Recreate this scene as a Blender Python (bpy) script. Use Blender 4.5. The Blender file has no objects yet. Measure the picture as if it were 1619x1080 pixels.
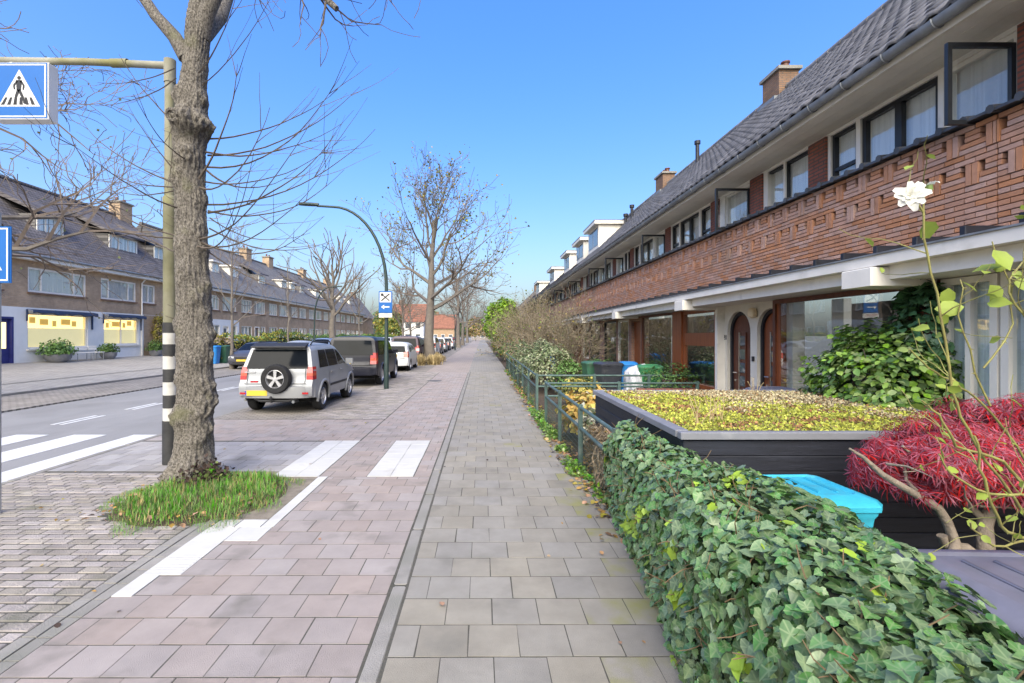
import bpy, math, random
import numpy as np
from mathutils import Vector, Matrix, noise
R = math.radians
rng = np.random.default_rng(7)
random.seed(7)
S = bpy.context.scene
COL = S.collection

# ------------------------------------------------------------ camera, sky, sun, exposure
cd = bpy.data.cameras.new('camera'); cam = bpy.data.objects.new('camera', cd); COL.objects.link(cam)
cam.location = (0, 0, 1.83); cam.rotation_euler = (R(90), 0, 0)
cd.sensor_width = 36; cd.lens = 36 * 755 / 1619
cd.shift_x = 48.5 / 1619; cd.shift_y = -9 / 1619
cd.clip_start = 0.05; cd.clip_end = 6000
S.camera = cam
SUN_EL, SUN_AZ = 42, 187          # azimuth clockwise from +Y (the way the camera looks)
W = bpy.data.worlds.new('World'); S.world = W; W.use_nodes = True
nt = W.node_tree
sky = nt.nodes.new('ShaderNodeTexSky'); sky.sky_type = 'NISHITA'; sky.sun_disc = False
sky.sun_elevation = R(SUN_EL); sky.sun_rotation = R(SUN_AZ)
sky.air_density = 1.3; sky.dust_density = 6.0; sky.ozone_density = 6.0; sky.altitude = 0
bgn = nt.nodes['Background']; bgn.inputs['Strength'].default_value = 0.149
hsv = nt.nodes.new('ShaderNodeHueSaturation'); hsv.inputs['Saturation'].default_value = 1.6; hsv.inputs['Hue'].default_value = 0.52
gam = nt.nodes.new('ShaderNodeGamma'); gam.inputs['Gamma'].default_value = 0.7
nt.links.new(sky.outputs[0], gam.inputs[0]); nt.links.new(gam.outputs[0], hsv.inputs['Color']); nt.links.new(hsv.outputs[0], bgn.inputs[0])
sd = bpy.data.lights.new('sun', 'SUN'); sd.energy = 1.15; sd.angle = R(60); sd.color = (1.0, 0.915, 0.71)
sun = bpy.data.objects.new('sun', sd); COL.objects.link(sun)
_d = Vector((math.sin(R(SUN_AZ)) * math.cos(R(SUN_EL)), math.cos(R(SUN_AZ)) * math.cos(R(SUN_EL)), math.sin(R(SUN_EL))))
sun.rotation_euler = _d.to_track_quat('Z', 'Y').to_euler()
S.view_settings.view_transform = 'Standard'; S.view_settings.look = 'None'
S.view_settings.exposure = 1.98; S.view_settings.gamma = 1
S.render.engine = 'CYCLES'
S.cycles.use_denoising = True
S.cycles.max_bounces = 6; S.cycles.transparent_max_bounces = 12
S.cycles.caustics_reflective = False; S.cycles.caustics_refractive = False

# ------------------------------------------------------------ helpers
class MB:
    def __init__(s): s.v = []; s.f = []; s.m = []
    def face(s, idx, m=0): s.f.append(tuple(idx)); s.m.append(m)
    def add(s, vs, fs, m=0):
        o = len(s.v); s.v.extend([tuple(p) for p in vs])
        for f in fs: s.f.append(tuple(i + o for i in f)); s.m.append(m)
    def box(s, x0, x1, y0, y1, z0, z1, m=0):
        s.add([(x0,y0,z0),(x1,y0,z0),(x1,y1,z0),(x0,y1,z0),(x0,y0,z1),(x1,y0,z1),(x1,y1,z1),(x0,y1,z1)],
              [(0,3,2,1),(4,5,6,7),(0,1,5,4),(1,2,6,5),(2,3,7,6),(3,0,4,7)], m)
        return s
    def bev(s, x0, x1, y0, y1, z0, z1, b=.006, m=0):
        # box with chamfered vertical edges and top edge
        def ring(x0, x1, y0, y1, z, c): return [(x0+c,y0,z),(x1-c,y0,z),(x1,y0+c,z),(x1,y1-c,z),(x1-c,y1,z),(x0+c,y1,z),(x0,y1-c,z),(x0,y0+c,z)]
        vs = ring(x0,x1,y0,y1,z0,b) + ring(x0,x1,y0,y1,z1-b,b) + ring(x0+b,x1-b,y0+b,y1-b,z1,b)
        fs = [tuple(range(7,-1,-1)), tuple(range(16,24))]
        for k in (0, 8):
            for i in range(8): j = (i+1) % 8; fs.append((k+i, k+j, k+8+j, k+8+i))
        s.add(vs, fs, m); return s
    def tube(s, pts, rad, n=6, m=0, cap=True):
        pts = [Vector(p) for p in pts]
        if not hasattr(rad, '__len__'): rad = [rad]*len(pts)
        o = len(s.v); up = None
        for i, p in enumerate(pts):
            t = (pts[min(i+1, len(pts)-1)] - pts[max(i-1, 0)])
            if t.length < 1e-9: t = Vector((0,0,1))
            t.normalize()
            if up is None: up = Vector((1,0,0)) if abs(t.x) < .8 else Vector((0,1,0))
            a = up - t*up.dot(t)
            if a.length < 1e-5: a = t.orthogonal()
            a.normalize(); b = t.cross(a); up = a
            for k in range(n):
                w = 2*math.pi*k/n
                s.v.append(tuple(p + (a*math.cos(w) + b*math.sin(w))*rad[i]))
        for i in range(len(pts)-1):
            for k in range(n):
                k2 = (k+1) % n
                s.f.append((o+i*n+k, o+i*n+k2, o+(i+1)*n+k2, o+(i+1)*n+k)); s.m.append(m)
        if cap:
            s.f.append(tuple(o+k for k in range(n-1,-1,-1))); s.m.append(m)
            e = o+(len(pts)-1)*n; s.f.append(tuple(e+k for k in range(n))); s.m.append(m)
        return s
    def lathe(s, prof, n=16, axis='z', c=(0,0,0), m=0, close=False):
        # prof: list of (r, h); axis z / y / x
        o = len(s.v)
        for r, h in prof:
            for k in range(n):
                w = 2*math.pi*k/n; a, b = r*math.cos(w), r*math.sin(w)
                p = (a,b,h) if axis == 'z' else ((b,h,a) if axis == 'y' else (h,a,b))
                s.v.append((p[0]+c[0], p[1]+c[1], p[2]+c[2]))
        for i in range(len(prof)-1):
            for k in range(n):
                k2 = (k+1) % n
                s.f.append((o+i*n+k, o+i*n+k2, o+(i+1)*n+k2, o+(i+1)*n+k)); s.m.append(m)
        if close:
            s.f.append(tuple(o+k for k in range(n-1,-1,-1))); s.m.append(m)
            e = o+(len(prof)-1)*n; s.f.append(tuple(e+k for k in range(n))); s.m.append(m)
        return s
    def prism(s, poly, lo, hi, axis='y', m=0):
        # poly in the two remaining axes, extruded along axis from lo to hi
        def P(a, b, h): return {'y': (a,h,b), 'x': (h,a,b), 'z': (a,b,h)}[axis]
        n = len(poly)
        vs = [P(a,b,lo) for a,b in poly] + [P(a,b,hi) for a,b in poly]
        s.add(vs, [tuple(range(n-1,-1,-1)), tuple(range(n,2*n))] + [(i,(i+1)%n,n+(i+1)%n,n+i) for i in range(n)], m)
        return s
    def obox(s, c, ax, ay, az, m=0):
        # oriented box: centre and three half-axis vectors
        c, ax, ay, az = Vector(c), Vector(ax), Vector(ay), Vector(az)
        vs = [c+ax*i+ay*j+az*k for k in (-1,1) for j in (-1,1) for i in (-1,1)]
        s.add(vs, [(0,2,3,1),(4,5,7,6),(0,1,5,4),(1,3,7,5),(3,2,6,7),(2,0,4,6)], m); return s
    def mesh(s, name, mats, smooth=False):
        me = bpy.data.meshes.new(name); me.from_pydata(s.v, [], s.f)
        if not isinstance(mats, (list, tuple)): mats = [mats]
        for q in mats: me.materials.append(q)
        if len(mats) > 1: me.polygons.foreach_set('material_index', s.m)
        if smooth:
            me.polygons.foreach_set('use_smooth', [True]*len(s.f))
            try: me.set_sharp_from_angle(angle=R(smooth if smooth is not True else 40))
            except Exception: pass
        me.validate(); return me
    def build(s, name, mats, parent=None, smooth=False, loc=None):
        return obj(name, s.mesh(name, mats, smooth), parent, loc)
def obj(name, me, parent=None, loc=None):
    o = bpy.data.objects.new(name, me); COL.objects.link(o)
    if parent is not None: o.parent = parent
    if loc is not None: o.location = loc
    return o
def tag(o, label=None, cat=None, group=None, kind=None):
    if label: o['label'] = label
    if cat: o['category'] = cat
    if group: o['group'] = group
    if kind: o['kind'] = kind
    return o
def thing(name, label, cat, loc=(0,0,0), rz=0, group=None):
    o = bpy.data.objects.new(name, None); COL.objects.link(o); o.location = loc; o.rotation_euler = (0,0,rz)
    o.empty_display_size = .2
    return tag(o, label, cat, group)
def struct(name, mb, mats, parent=None, smooth=False):
    o = mb.build(name, mats, parent, smooth)
    if parent is None: o['kind'] = 'structure'
    return o
def copytree(o, parent=None):
    c = o.copy(); COL.objects.link(c); c.parent = parent
    for ch in list(o.children): copytree(ch, c)
    return c
def npmesh(name, V, F, mats):
    me = bpy.data.meshes.new(name)
    V = np.asarray(V, np.float32); F = np.asarray(F, np.int32); k = F.shape[1]
    me.vertices.add(len(V)); me.vertices.foreach_set('co', V.ravel())
    me.loops.add(F.size); me.loops.foreach_set('vertex_index', F.ravel())
    me.polygons.add(len(F)); me.polygons.foreach_set('loop_start', np.arange(0, F.size, k, dtype=np.int32))
    if not isinstance(mats, (list, tuple)): mats = [mats]
    for q in mats: me.materials.append(q)
    me.update(calc_edges=True); return me
def unit(a): return a/np.maximum(np.linalg.norm(a, axis=-1, keepdims=True), 1e-9)
def frames(n, t):
    n = unit(n); y = unit(t - (t*n).sum(-1, keepdims=True)*n); x = np.cross(y, n)
    return np.stack([x, y, n], -1)          # columns
def scatter_mesh(name, tv, tf, Rm, pos, size, mats, midx=None):
    tv = np.asarray(tv, float); tf = np.asarray(tf, int); N = len(pos)
    V = np.einsum('nij,kj->nki', Rm, tv)*np.asarray(size).reshape(-1,1,1) + pos[:,None,:]
    F = (tf[None] + (np.arange(N)*len(tv))[:,None,None]).reshape(-1, tf.shape[1])
    me = npmesh(name, V.reshape(-1,3), F, mats)
    if midx is not None: me.polygons.foreach_set('material_index', np.repeat(np.asarray(midx, np.int32), len(tf)))
    return me
def add_vein(me, vals):
    n = len(me.vertices)//len(vals); a = me.attributes.new('vein', 'FLOAT', 'POINT'); a.data.foreach_set('value', np.tile(np.asarray(vals, np.float32), n)); return me
DIAMOND = ([(0,0,0),(.5,.5,.12),(0,1,0),(-.5,.5,.12)], [(0,1,2),(0,2,3)])
OVAL = ([(0,0,0),(.3,.25,.07),(.34,.6,.08),(0,1,-.05),(-.34,.6,.08),(-.3,.25,.07),(0,.5,0)], [(6,0,1),(6,1,2),(6,2,3),(6,3,4),(6,4,5),(6,5,0)])

# ------------------------------------------------------------ materials
MATS = {}
def M(name, col, rough=.7, var=.2, scale=6., col2=None, bump=0., bscale=60., rand=0., spec=.4, metal=0., det=4., coat=0., trans=0., huer=0., dirt=None, stretch=None, con=.2, vein=None):
    if name in MATS: return MATS[name]
    m = bpy.data.materials.new(name); m.use_nodes = True; T = m.node_tree; N = T.nodes; L = T.links
    b = N['Principled BSDF']; b.inputs['Roughness'].default_value = rough; b.inputs['Metallic'].default_value = metal
    b.inputs['Specular IOR Level'].default_value = spec
    if coat: b.inputs['Coat Weight'].default_value = coat; b.inputs['Coat Roughness'].default_value = .05
    g = N.new('ShaderNodeNewGeometry')
    vec = g.outputs['Position']
    if stretch:
        mp = N.new('ShaderNodeMapping'); mp.inputs['Scale'].default_value = stretch; L.new(vec, mp.inputs[0]); vec = mp.outputs[0]
    nz = N.new('ShaderNodeTexNoise'); nz.inputs['Scale'].default_value = scale; nz.inputs['Detail'].default_value = det; nz.inputs['Roughness'].default_value = .65
    L.new(vec, nz.inputs['Vector'])
    rp = N.new('ShaderNodeValToRGB'); rp.color_ramp.elements[0].position = .5-con; rp.color_ramp.elements[1].position = .5+con
    c2 = col2 if col2 else tuple(c*(1-var) for c in col)
    c1 = col if col2 else tuple(min(1, c*(1+var)) for c in col)
    rp.color_ramp.elements[0].color = (*c2, 1); rp.color_ramp.elements[1].color = (*c1, 1)
    L.new(nz.outputs['Fac'], rp.inputs[0]); out = rp.outputs[0]
    if rand or huer:
        oi = N.new('ShaderNodeObjectInfo'); ad = N.new('ShaderNodeMath'); ad.operation = 'ADD'
        L.new(oi.outputs['Random'], ad.inputs[0]); L.new(g.outputs['Random Per Island'], ad.inputs[1])
        fr = N.new('ShaderNodeMath'); fr.operation = 'FRACT'; L.new(ad.outputs[0], fr.inputs[0])
        mr = N.new('ShaderNodeMapRange'); mr.inputs['To Min'].default_value = 1-rand; mr.inputs['To Max'].default_value = 1+rand
        L.new(fr.outputs[0], mr.inputs['Value'])
        hs = N.new('ShaderNodeHueSaturation'); L.new(out, hs.inputs['Color']); L.new(mr.outputs[0], hs.inputs['Value'])
        if huer:
            m7 = N.new('ShaderNodeMath'); m7.operation = 'MULTIPLY'; m7.inputs[1].default_value = 7.31; L.new(fr.outputs[0], m7.inputs[0])
            f7 = N.new('ShaderNodeMath'); f7.operation = 'FRACT'; L.new(m7.outputs[0], f7.inputs[0])
            mh = N.new('ShaderNodeMapRange'); mh.inputs['To Min'].default_value = .5-huer; mh.inputs['To Max'].default_value = .5+huer
            L.new(f7.outputs[0], mh.inputs['Value']); L.new(mh.outputs[0], hs.inputs['Hue'])
            ms = N.new('ShaderNodeMapRange'); ms.inputs['To Min'].default_value = .7; ms.inputs['To Max'].default_value = 1.2
            L.new(f7.outputs[0], ms.inputs['Value']); L.new(ms.outputs[0], hs.inputs['Saturation'])
        out = hs.outputs[0]
    if vein:                                  # pale veins from the leaf's own 'vein' attribute
        at = N.new('ShaderNodeAttribute'); at.attribute_name = 'vein'; mv_ = N.new('ShaderNodeMapRange'); mv_.inputs['From Min'].default_value = 0; mv_.inputs['From Max'].default_value = .28; mv_.inputs['To Min'].default_value = .5; mv_.inputs['To Max'].default_value = 0
        L.new(at.outputs['Fac'], mv_.inputs['Value']); mx = N.new('ShaderNodeMixRGB'); L.new(mv_.outputs[0], mx.inputs[0]); L.new(out, mx.inputs[1]); mx.inputs[2].default_value = (*vein, 1); out = mx.outputs[0]
    if dirt:                                  # (colour, noise scale, low, high): blotches of stain with their own shape
        dc, ds, dl, dh = dirt[:4]
        n2 = N.new('ShaderNodeTexNoise'); n2.inputs['Scale'].default_value = ds; n2.inputs['Detail'].default_value = 6; L.new(g.outputs['Position'], n2.inputs['Vector'])
        fac = n2.outputs['Fac']
        if len(dirt) > 4:                     # extra: gradient along x (x0, x1)
            sx = N.new('ShaderNodeSeparateXYZ'); L.new(g.outputs['Position'], sx.inputs[0])
            gx = N.new('ShaderNodeMapRange'); gx.inputs['From Min'].default_value = dirt[4]; gx.inputs['From Max'].default_value = dirt[5]
            gx.inputs['To Min'].default_value = -.25; gx.inputs['To Max'].default_value = .24
            L.new(sx.outputs['X'], gx.inputs['Value']); a2 = N.new('ShaderNodeMath'); a2.operation = 'ADD'; L.new(fac, a2.inputs[0]); L.new(gx.outputs[0], a2.inputs[1]); fac = a2.outputs[0]
        m2 = N.new('ShaderNodeMapRange'); m2.inputs['From Min'].default_value = dl; m2.inputs['From Max'].default_value = dh; L.new(fac, m2.inputs['Value'])
        mx = N.new('ShaderNodeMixRGB'); L.new(m2.outputs[0], mx.inputs[0]); L.new(out, mx.inputs[1]); mx.inputs[2].default_value = (*dc, 1); out = mx.outputs[0]
    L.new(out, b.inputs['Base Color'])
    if bump:
        nb = N.new('ShaderNodeTexNoise'); nb.inputs['Scale'].default_value = bscale; nb.inputs['Detail'].default_value = 5; L.new(vec, nb.inputs['Vector'])
        bp = N.new('ShaderNodeBump'); bp.inputs['Strength'].default_value = min(1, bump); bp.inputs['Distance'].default_value = .02
        L.new(nb.outputs['Fac'], bp.inputs['Height']); L.new(bp.outputs[0], b.inputs['Normal'])
    if trans:
        tr = N.new('ShaderNodeBsdfTranslucent'); L.new(out, tr.inputs[0]); mxs = N.new('ShaderNodeMixShader'); mxs.inputs[0].default_value = trans
        L.new(b.outputs[0], mxs.inputs[1]); L.new(tr.outputs[0], mxs.inputs[2]); L.new(mxs.outputs[0], N['Material Output'].inputs[0])
    MATS[name] = m; return m
def brickmat(name, col, col2, mortar, bw=.22, bh=.065, mort=.012, rough=.85, bump=.6, u='xy', offset=.5, noise_amt=.35, ms=.15):
    # courses by world position: u along x+y (or y), v = z
    if name in MATS: return MATS[name]
    m = bpy.data.materials.new(name); m.use_nodes = True; T = m.node_tree; N = T.nodes; L = T.links
    b = N['Principled BSDF']; b.inputs['Roughness'].default_value = rough; b.inputs['Specular IOR Level'].default_value = .25
    g = N.new('ShaderNodeNewGeometry'); sp = N.new('ShaderNodeSeparateXYZ'); L.new(g.outputs['Position'], sp.inputs[0])
    if u == 'xy':
        a = N.new('ShaderNodeMath'); L.new(sp.outputs['X'], a.inputs[0]); L.new(sp.outputs['Y'], a.inputs[1]); uo, vo = a.outputs[0], sp.outputs['Z']
    elif u == 'flat': uo, vo = sp.outputs['X'], sp.outputs['Y']
    else: uo, vo = sp.outputs['Y'], sp.outputs['Z']
    c = N.new('ShaderNodeCombineXYZ'); L.new(uo, c.inputs[0]); L.new(vo, c.inputs[1])
    t = N.new('ShaderNodeTexBrick'); t.offset = offset; t.inputs['Scale'].default_value = 1; t.inputs['Brick Width'].default_value = bw; t.inputs['Row Height'].default_value = bh
    t.inputs['Mortar Size'].default_value = mort; t.inputs['Mortar Smooth'].default_value = ms; t.inputs['Bias'].default_value = 0
    t.inputs['Color1'].default_value = (*col, 1); t.inputs['Color2'].default_value = (*col2, 1); t.inputs['Mortar'].default_value = (*mortar, 1)
    L.new(c.outputs[0], t.inputs['Vector'])
    n = N.new('ShaderNodeTexNoise'); n.inputs['Scale'].default_value = 1.3; n.inputs['Detail'].default_value = 8; n.inputs['Roughness'].default_value = .7; L.new(g.outputs['Position'], n.inputs['Vector'])
    mr = N.new('ShaderNodeMapRange'); mr.inputs['From Min'].default_value = .25; mr.inputs['From Max'].default_value = .75; mr.inputs['To Min'].default_value = 1-noise_amt; mr.inputs['To Max'].default_value = 1+noise_amt
    L.new(n.outputs['Fac'], mr.inputs['Value'])
    hs = N.new('ShaderNodeHueSaturation'); L.new(t.outputs['Color'], hs.inputs['Color']); L.new(mr.outputs[0], hs.inputs['Value'])
    L.new(hs.outputs[0], b.inputs['Base Color'])
    iv = N.new('ShaderNodeMath'); iv.operation = 'SUBTRACT'; iv.inputs[0].default_value = 1; L.new(t.outputs['Fac'], iv.inputs[1])
    bp = N.new('ShaderNodeBump'); bp.inputs['Strength'].default_value = bump; bp.inputs['Distance'].default_value = .01; L.new(iv.outputs[0], bp.inputs['Height']); L.new(bp.outputs[0], b.inputs['Normal'])
    MATS[name] = m; return m
def glassmat(name, tint=(.95,.965,.965), refl=1.0, ior=1.7, wavy=.0015):
    if name in MATS: return MATS[name]
    m = bpy.data.materials.new(name); m.use_nodes = True; T = m.node_tree; N = T.nodes; L = T.links; N.remove(N['Principled BSDF'])
    tr = N.new('ShaderNodeBsdfTransparent'); tr.inputs[0].default_value = (*tint, 1)
    gl = N.new('ShaderNodeBsdfGlossy'); gl.inputs['Roughness'].default_value = .01; gl.inputs['Color'].default_value = (refl,refl,refl,1)
    fr = N.new('ShaderNodeFresnel'); gb = N.new('ShaderNodeNewGeometry'); mi = N.new('ShaderNodeMapRange'); mi.inputs['To Min'].default_value = ior; mi.inputs['To Max'].default_value = 1/ior
    L.new(gb.outputs['Backfacing'], mi.inputs['Value']); L.new(mi.outputs[0], fr.inputs['IOR'])      # same reflectance from both faces of the thin pane
    if wavy:
        g = N.new('ShaderNodeNewGeometry'); n = N.new('ShaderNodeTexNoise'); n.inputs['Scale'].default_value = 2.2; n.inputs['Detail'].default_value = 1; L.new(g.outputs['Position'], n.inputs['Vector'])
        bp = N.new('ShaderNodeBump'); bp.inputs['Strength'].default_value = 1; bp.inputs['Distance'].default_value = wavy; L.new(n.outputs['Fac'], bp.inputs['Height']); L.new(bp.outputs[0], gl.inputs['Normal'])
    mx = N.new('ShaderNodeMixShader'); L.new(fr.outputs[0], mx.inputs[0]); L.new(tr.outputs[0], mx.inputs[1]); L.new(gl.outputs[0], mx.inputs[2]); L.new(mx.outputs[0], N['Material Output'].inputs[0])
    MATS[name] = m; return m
def emis(name, col, st):
    if name in MATS: return MATS[name]
    m = bpy.data.materials.new(name); m.use_nodes = True; b = m.node_tree.nodes['Principled BSDF']
    b.inputs['Base Color'].default_value = (*col,1); b.inputs['Emission Color'].default_value = (*col,1); b.inputs['Emission Strength'].default_value = st; b.inputs['Roughness'].default_value = .4
    MATS[name] = m; return m
# ------------------------------------------------------------ ground, road, paving
m_ground = M('ground_mix', (.13,.125,.10), .9, .3, .4, bump=.2)
m_soil = M('garden_soil', (.085,.06,.04), .95, .4, 7, bump=.8, bscale=25)
m_sand = M('joint_sand', (.105,.095,.08), .95, .3, 9, bump=.5, col2=(.06,.06,.045))
m_asph = M('asphalt', (.25,.245,.24), .85, .10, 1.2, bump=.45, bscale=220, dirt=((.19,.185,.18), .5, .5, .75), stretch=(1,.25,1))
m_paint = M('road_paint', (.60,.60,.585), .7, .08, 5, dirt=((.42,.42,.42), 9, .56, .75))
m_redtile = M('red_paver', (.326,.276,.249), .85, .10, 3, rand=.07, huer=.002, bump=.5, bscale=230, dirt=((.17,.155,.135), 2.6, .56, .80))
m_greytile = M('grey_paver', (.268,.247,.208), .85, .13, 3, rand=.08, huer=.002, bump=.5, bscale=230, dirt=((.175,.165,.14), 2.4, .56, .82))
m_moss = M('mossy_paver', (.268,.247,.208), .9, .13, 3, rand=.09, bump=.5, bscale=230, dirt=((.25,.245,.095), 4.5, .40, .68))
m_greyslab = M('grey_slab', (.33,.31,.295), .85, .12, 2, rand=.12, huer=.01, bump=.4, bscale=200, dirt=((.15,.14,.12), 1.2, .55, .8))
m_white = M('white_paver', (.52,.51,.48), .8, .06, 3, rand=.05, bump=.3, bscale=200, dirt=((.4,.38,.35), 3, .56, .8))
m_clink = M('clinker_brick', (.31,.275,.245), .9, .18, 4, rand=.22, huer=.02, bump=.7, bscale=90, dirt=((.11,.115,.075), 2.2, .55, .8))
m_kerb = M('kerb_concrete', (.265,.25,.225), .9, .15, 5, rand=.08, bump=.5, bscale=120, dirt=((.16,.16,.13), 2.5, .5, .8))
m_park = brickmat('parking_brick', (.30,.275,.24), (.25,.225,.20), (.15,.135,.115), .21, .105, .012, u='flat')
m_fore = brickmat('forecourt_slab', (.35,.325,.29), (.315,.295,.265), (.17,.165,.15), .3, .3, .01, u='flat', noise_amt=.18)
m_farred = brickmat('far_red_paver', (.335,.285,.25), (.305,.26,.23), (.20,.175,.155), .3, .3, .008, u='flat', noise_amt=.15)
m_fargrey = brickmat('far_grey_paver', (.285,.265,.235), (.26,.245,.215), (.165,.155,.135), .3, .3, .008, u='flat', noise_amt=.15)

def sheet(name, x0, x1, y0, y1, z, mat, z1=None, parent=None, nx=1, ny=1):
    b = MB(); z1 = z if z1 is None else z1
    for i in range(nx):
        for j in range(ny):
            xa, xb = x0+(x1-x0)*i/nx, x0+(x1-x0)*(i+1)/nx; ya, yb = y0+(y1-y0)*j/ny, y0+(y1-y0)*(j+1)/ny
            za, zb = z+(z1-z)*i/nx, z+(z1-z)*(i+1)/nx
            b.add([(xa,ya,za),(xb,ya,zb),(xb,yb,zb),(xa,yb,za)], [(0,1,2,3)])
    return struct(name, b, mat, parent)
sheet('ground', -2500, 2500, -2500, 2500, -.22, m_ground)
road = sheet('road', -11.75, -5.9, -30, 420, -.06, m_asph)
def stripe(x0, x1, y0, y1, name='road_marking'):
    o = MB().box(x0, x1, y0, y1, -.0595, -.0545).build(name, m_paint, road); return o
for xa, xb in ((-6.62,-6.0), (-7.76,-7.14), (-8.86,-8.24), (-9.96,-9.34), (-11.06,-10.44)): stripe(xa, xb, 5.0, 9.1, 'zebra_stripe')
for k in range(-3, 30):
    y = 10.15 + k*2.1
    if y < 9.5: continue
    for dx in (-.14, .05): stripe(-9.02+dx, -8.93+dx, y, y+1.15, 'centre_dash')

# base sheets (the sand the pavers lie in)
near_pave = sheet('footpath', -5.9, 1.36, -3, 130, -.0022, m_sand)
def warp(x, y): return .006*math.sin(x*1.1+y*.35)+.0015*math.sin(x*2.9-y*.6+1)
def lay(parent, name, mat, rects, limit=300, top=0., th=.05, b=.0008, jit=.0011, minlen=.05):
    def score(r):
        y = (r[2]+r[3])/2; x = (r[0]+r[1])/2
        if y < 1.2: return 0
        px = 761+755*x/y; py = 531+1382/y
        if px < -40 or px > 1660 or py > 1120: return 1e-6*1/y
        return (r[1]-r[0])*(r[3]-r[2])/y**3
    rects = sorted([r for r in rects if r[1]-r[0] > minlen and r[3]-r[2] > minlen], key=score, reverse=True)
    w0 = max(r[1]-r[0] for r in rects); h0 = max(r[3]-r[2] for r in rects)
    me = MB().bev(-w0/2, w0/2, -h0/2, h0/2, -th, 0, b).mesh(name, mat)
    for r in rects[:limit]:
        cx_, cy_ = (r[0]+r[1])/2, (r[2]+r[3])/2
        o = obj(name, me, parent, (cx_+random.gauss(0,.001), cy_+warp(cx_, cy_), top+random.uniform(-jit, jit)))
        o.scale = ((r[1]-r[0])/w0, (r[3]-r[2])/h0, 1)
        o.rotation_euler = (random.gauss(0,.002), random.gauss(0,.002), random.gauss(0,.006))
    if len(rects) > limit:
        q = MB()
        for r in rects[limit:]:
            dz = top+random.uniform(-jit, jit); wy = warp((r[0]+r[1])/2, (r[2]+r[3])/2); q.bev(r[0], r[1], r[2]+wy, r[3]+wy, dz-th, dz, b)
        tag(q.build(name+'_field', mat, parent), kind='stuff')
def bond(x0, x1, y0, y1, w, h, gap, off=.5, skip=None, ph=0):
    out = []; j = 0; y = y0
    while y < y1-.02:
        x = x0 - (w*off if (j+ph) % 2 else 0); ye = min(y+h, y1)
        while x < x1-.01:
            a, b_ = max(x, x0), min(x+w, x1); r = (a+gap/2, b_-gap/2, y+gap*.8, ye-gap*.8)
            if b_-a > .03 and not (skip and skip(*r)): out.append(r)
            x += w
        y += h; j += 1
    return out
PITCH = .303
# white blocks and line
white = []
for bx in (-2.72, -1.49):
    for i in range(2):
        for j in range(7): white.append((bx+i*PITCH+.003, bx+(i+1)*PITCH-.003, 6.2+j*PITCH+.003, 6.2+(j+1)*PITCH-.003))
def inwhite(a, b, c, d):
    x, y = (a+b)/2, (c+d)/2
    for bx in (-2.72, -1.49):
        if bx < x < bx+2*PITCH and 6.2 < y < 6.2+7*PITCH: return True
    return False
line = []
line.append((-2.597, -2.455, 3.356, 3.653))
for j in range(2, 4): line.append((-2.597, -2.30, 3.053+j*.303, 3.35+j*.303))
line += [(-2.597,-2.30,4.265,4.562), (-2.294,-1.997,4.265,4.562), (-2.58,-2.37,4.575,4.75), (-2.36,-2.12,4.575,4.75)]
for j in range(5): line.append((-2.11,-1.99, 4.575+j*.325, 4.575+j*.325+.32))
wp = white + line
lay(near_pave, 'white_tile', m_white, wp, 80, top=.0045, jit=.0008)
# ribbed tile detail
rb = MB()
for k in range(6): rb.box(-2.58, -2.315, 3.70+k*.042, 3.715+k*.042, .004, .0085)
rb.build('tactile_rib', m_white, near_pave)
# red tiles
RP = .272; WE = 6.2+7*PITCH
def left(y): return -2.6 if y < 3.353 else -2.452 if y < 3.656 else -2.297 if y < 4.262 else -1.994 if y < 4.566 else -1.985
reds = []
for r in bond(-2.6, -.665, .93, 6.198, 1.935/7, RP, .0065):
    xl = min(left(r[2]), left(r[3]))+.003
    if r[1] > xl+.05: reds.append((max(r[0], xl), *r[1:]))
reds += bond(-2.108, -1.495, 6.2, WE, RP, RP, .0065, ph=1) + bond(-.88, -.665, 6.2, WE, RP, RP, .0065) + bond(-2.1, -.665, WE, 24, RP, RP, .0065, ph=1)
lay(near_pave, 'red_tile', m_redtile, reds)
greys = bond(-.535, 1.27, .9, 24.2, PITCH, PITCH, .0065, ph=1)
mossy = [r for r in greys if ((r[0]+r[1])/2 > .78 and r[2] < 6.5 and random.random() < .42+.5*((r[0]+r[1])/2 > 1.0)) or random.random() < .01]
lay(near_pave, 'grey_tile', m_greytile, [r for r in greys if r not in mossy])
lay(near_pave, 'mossy_tile', m_moss, mossy, 80)
# slabs beside the crossing
slabs = bond(-5.88, -2.725, 6.45, 8.33, PITCH, PITCH, .008, ph=1)
lay(near_pave, 'grey_slab', m_greyslab, slabs, 200)
lay(near_pave, 'ramp_tile', m_redtile, bond(-5.88, -2.12, 8.34, 10.5, PITCH, PITCH, .008), 150)
# clinker bricks left of the red path, herring rows
def pit(a, b, c, d):
    x, y = (a+b)/2, (c+d)/2
    return ((x+3.12)/.84)**2 + ((y-5.42)/.86)**2 < 1 or (x > -3.0 and y > 4.75)
cl = bond(-5.88, -2.80, 1.6, 6.44, .212, .104, .010, skip=pit)
lay(near_pave, 'clinker', m_clink, cl, 300, top=.003, jit=.003, b=.006)
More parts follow.
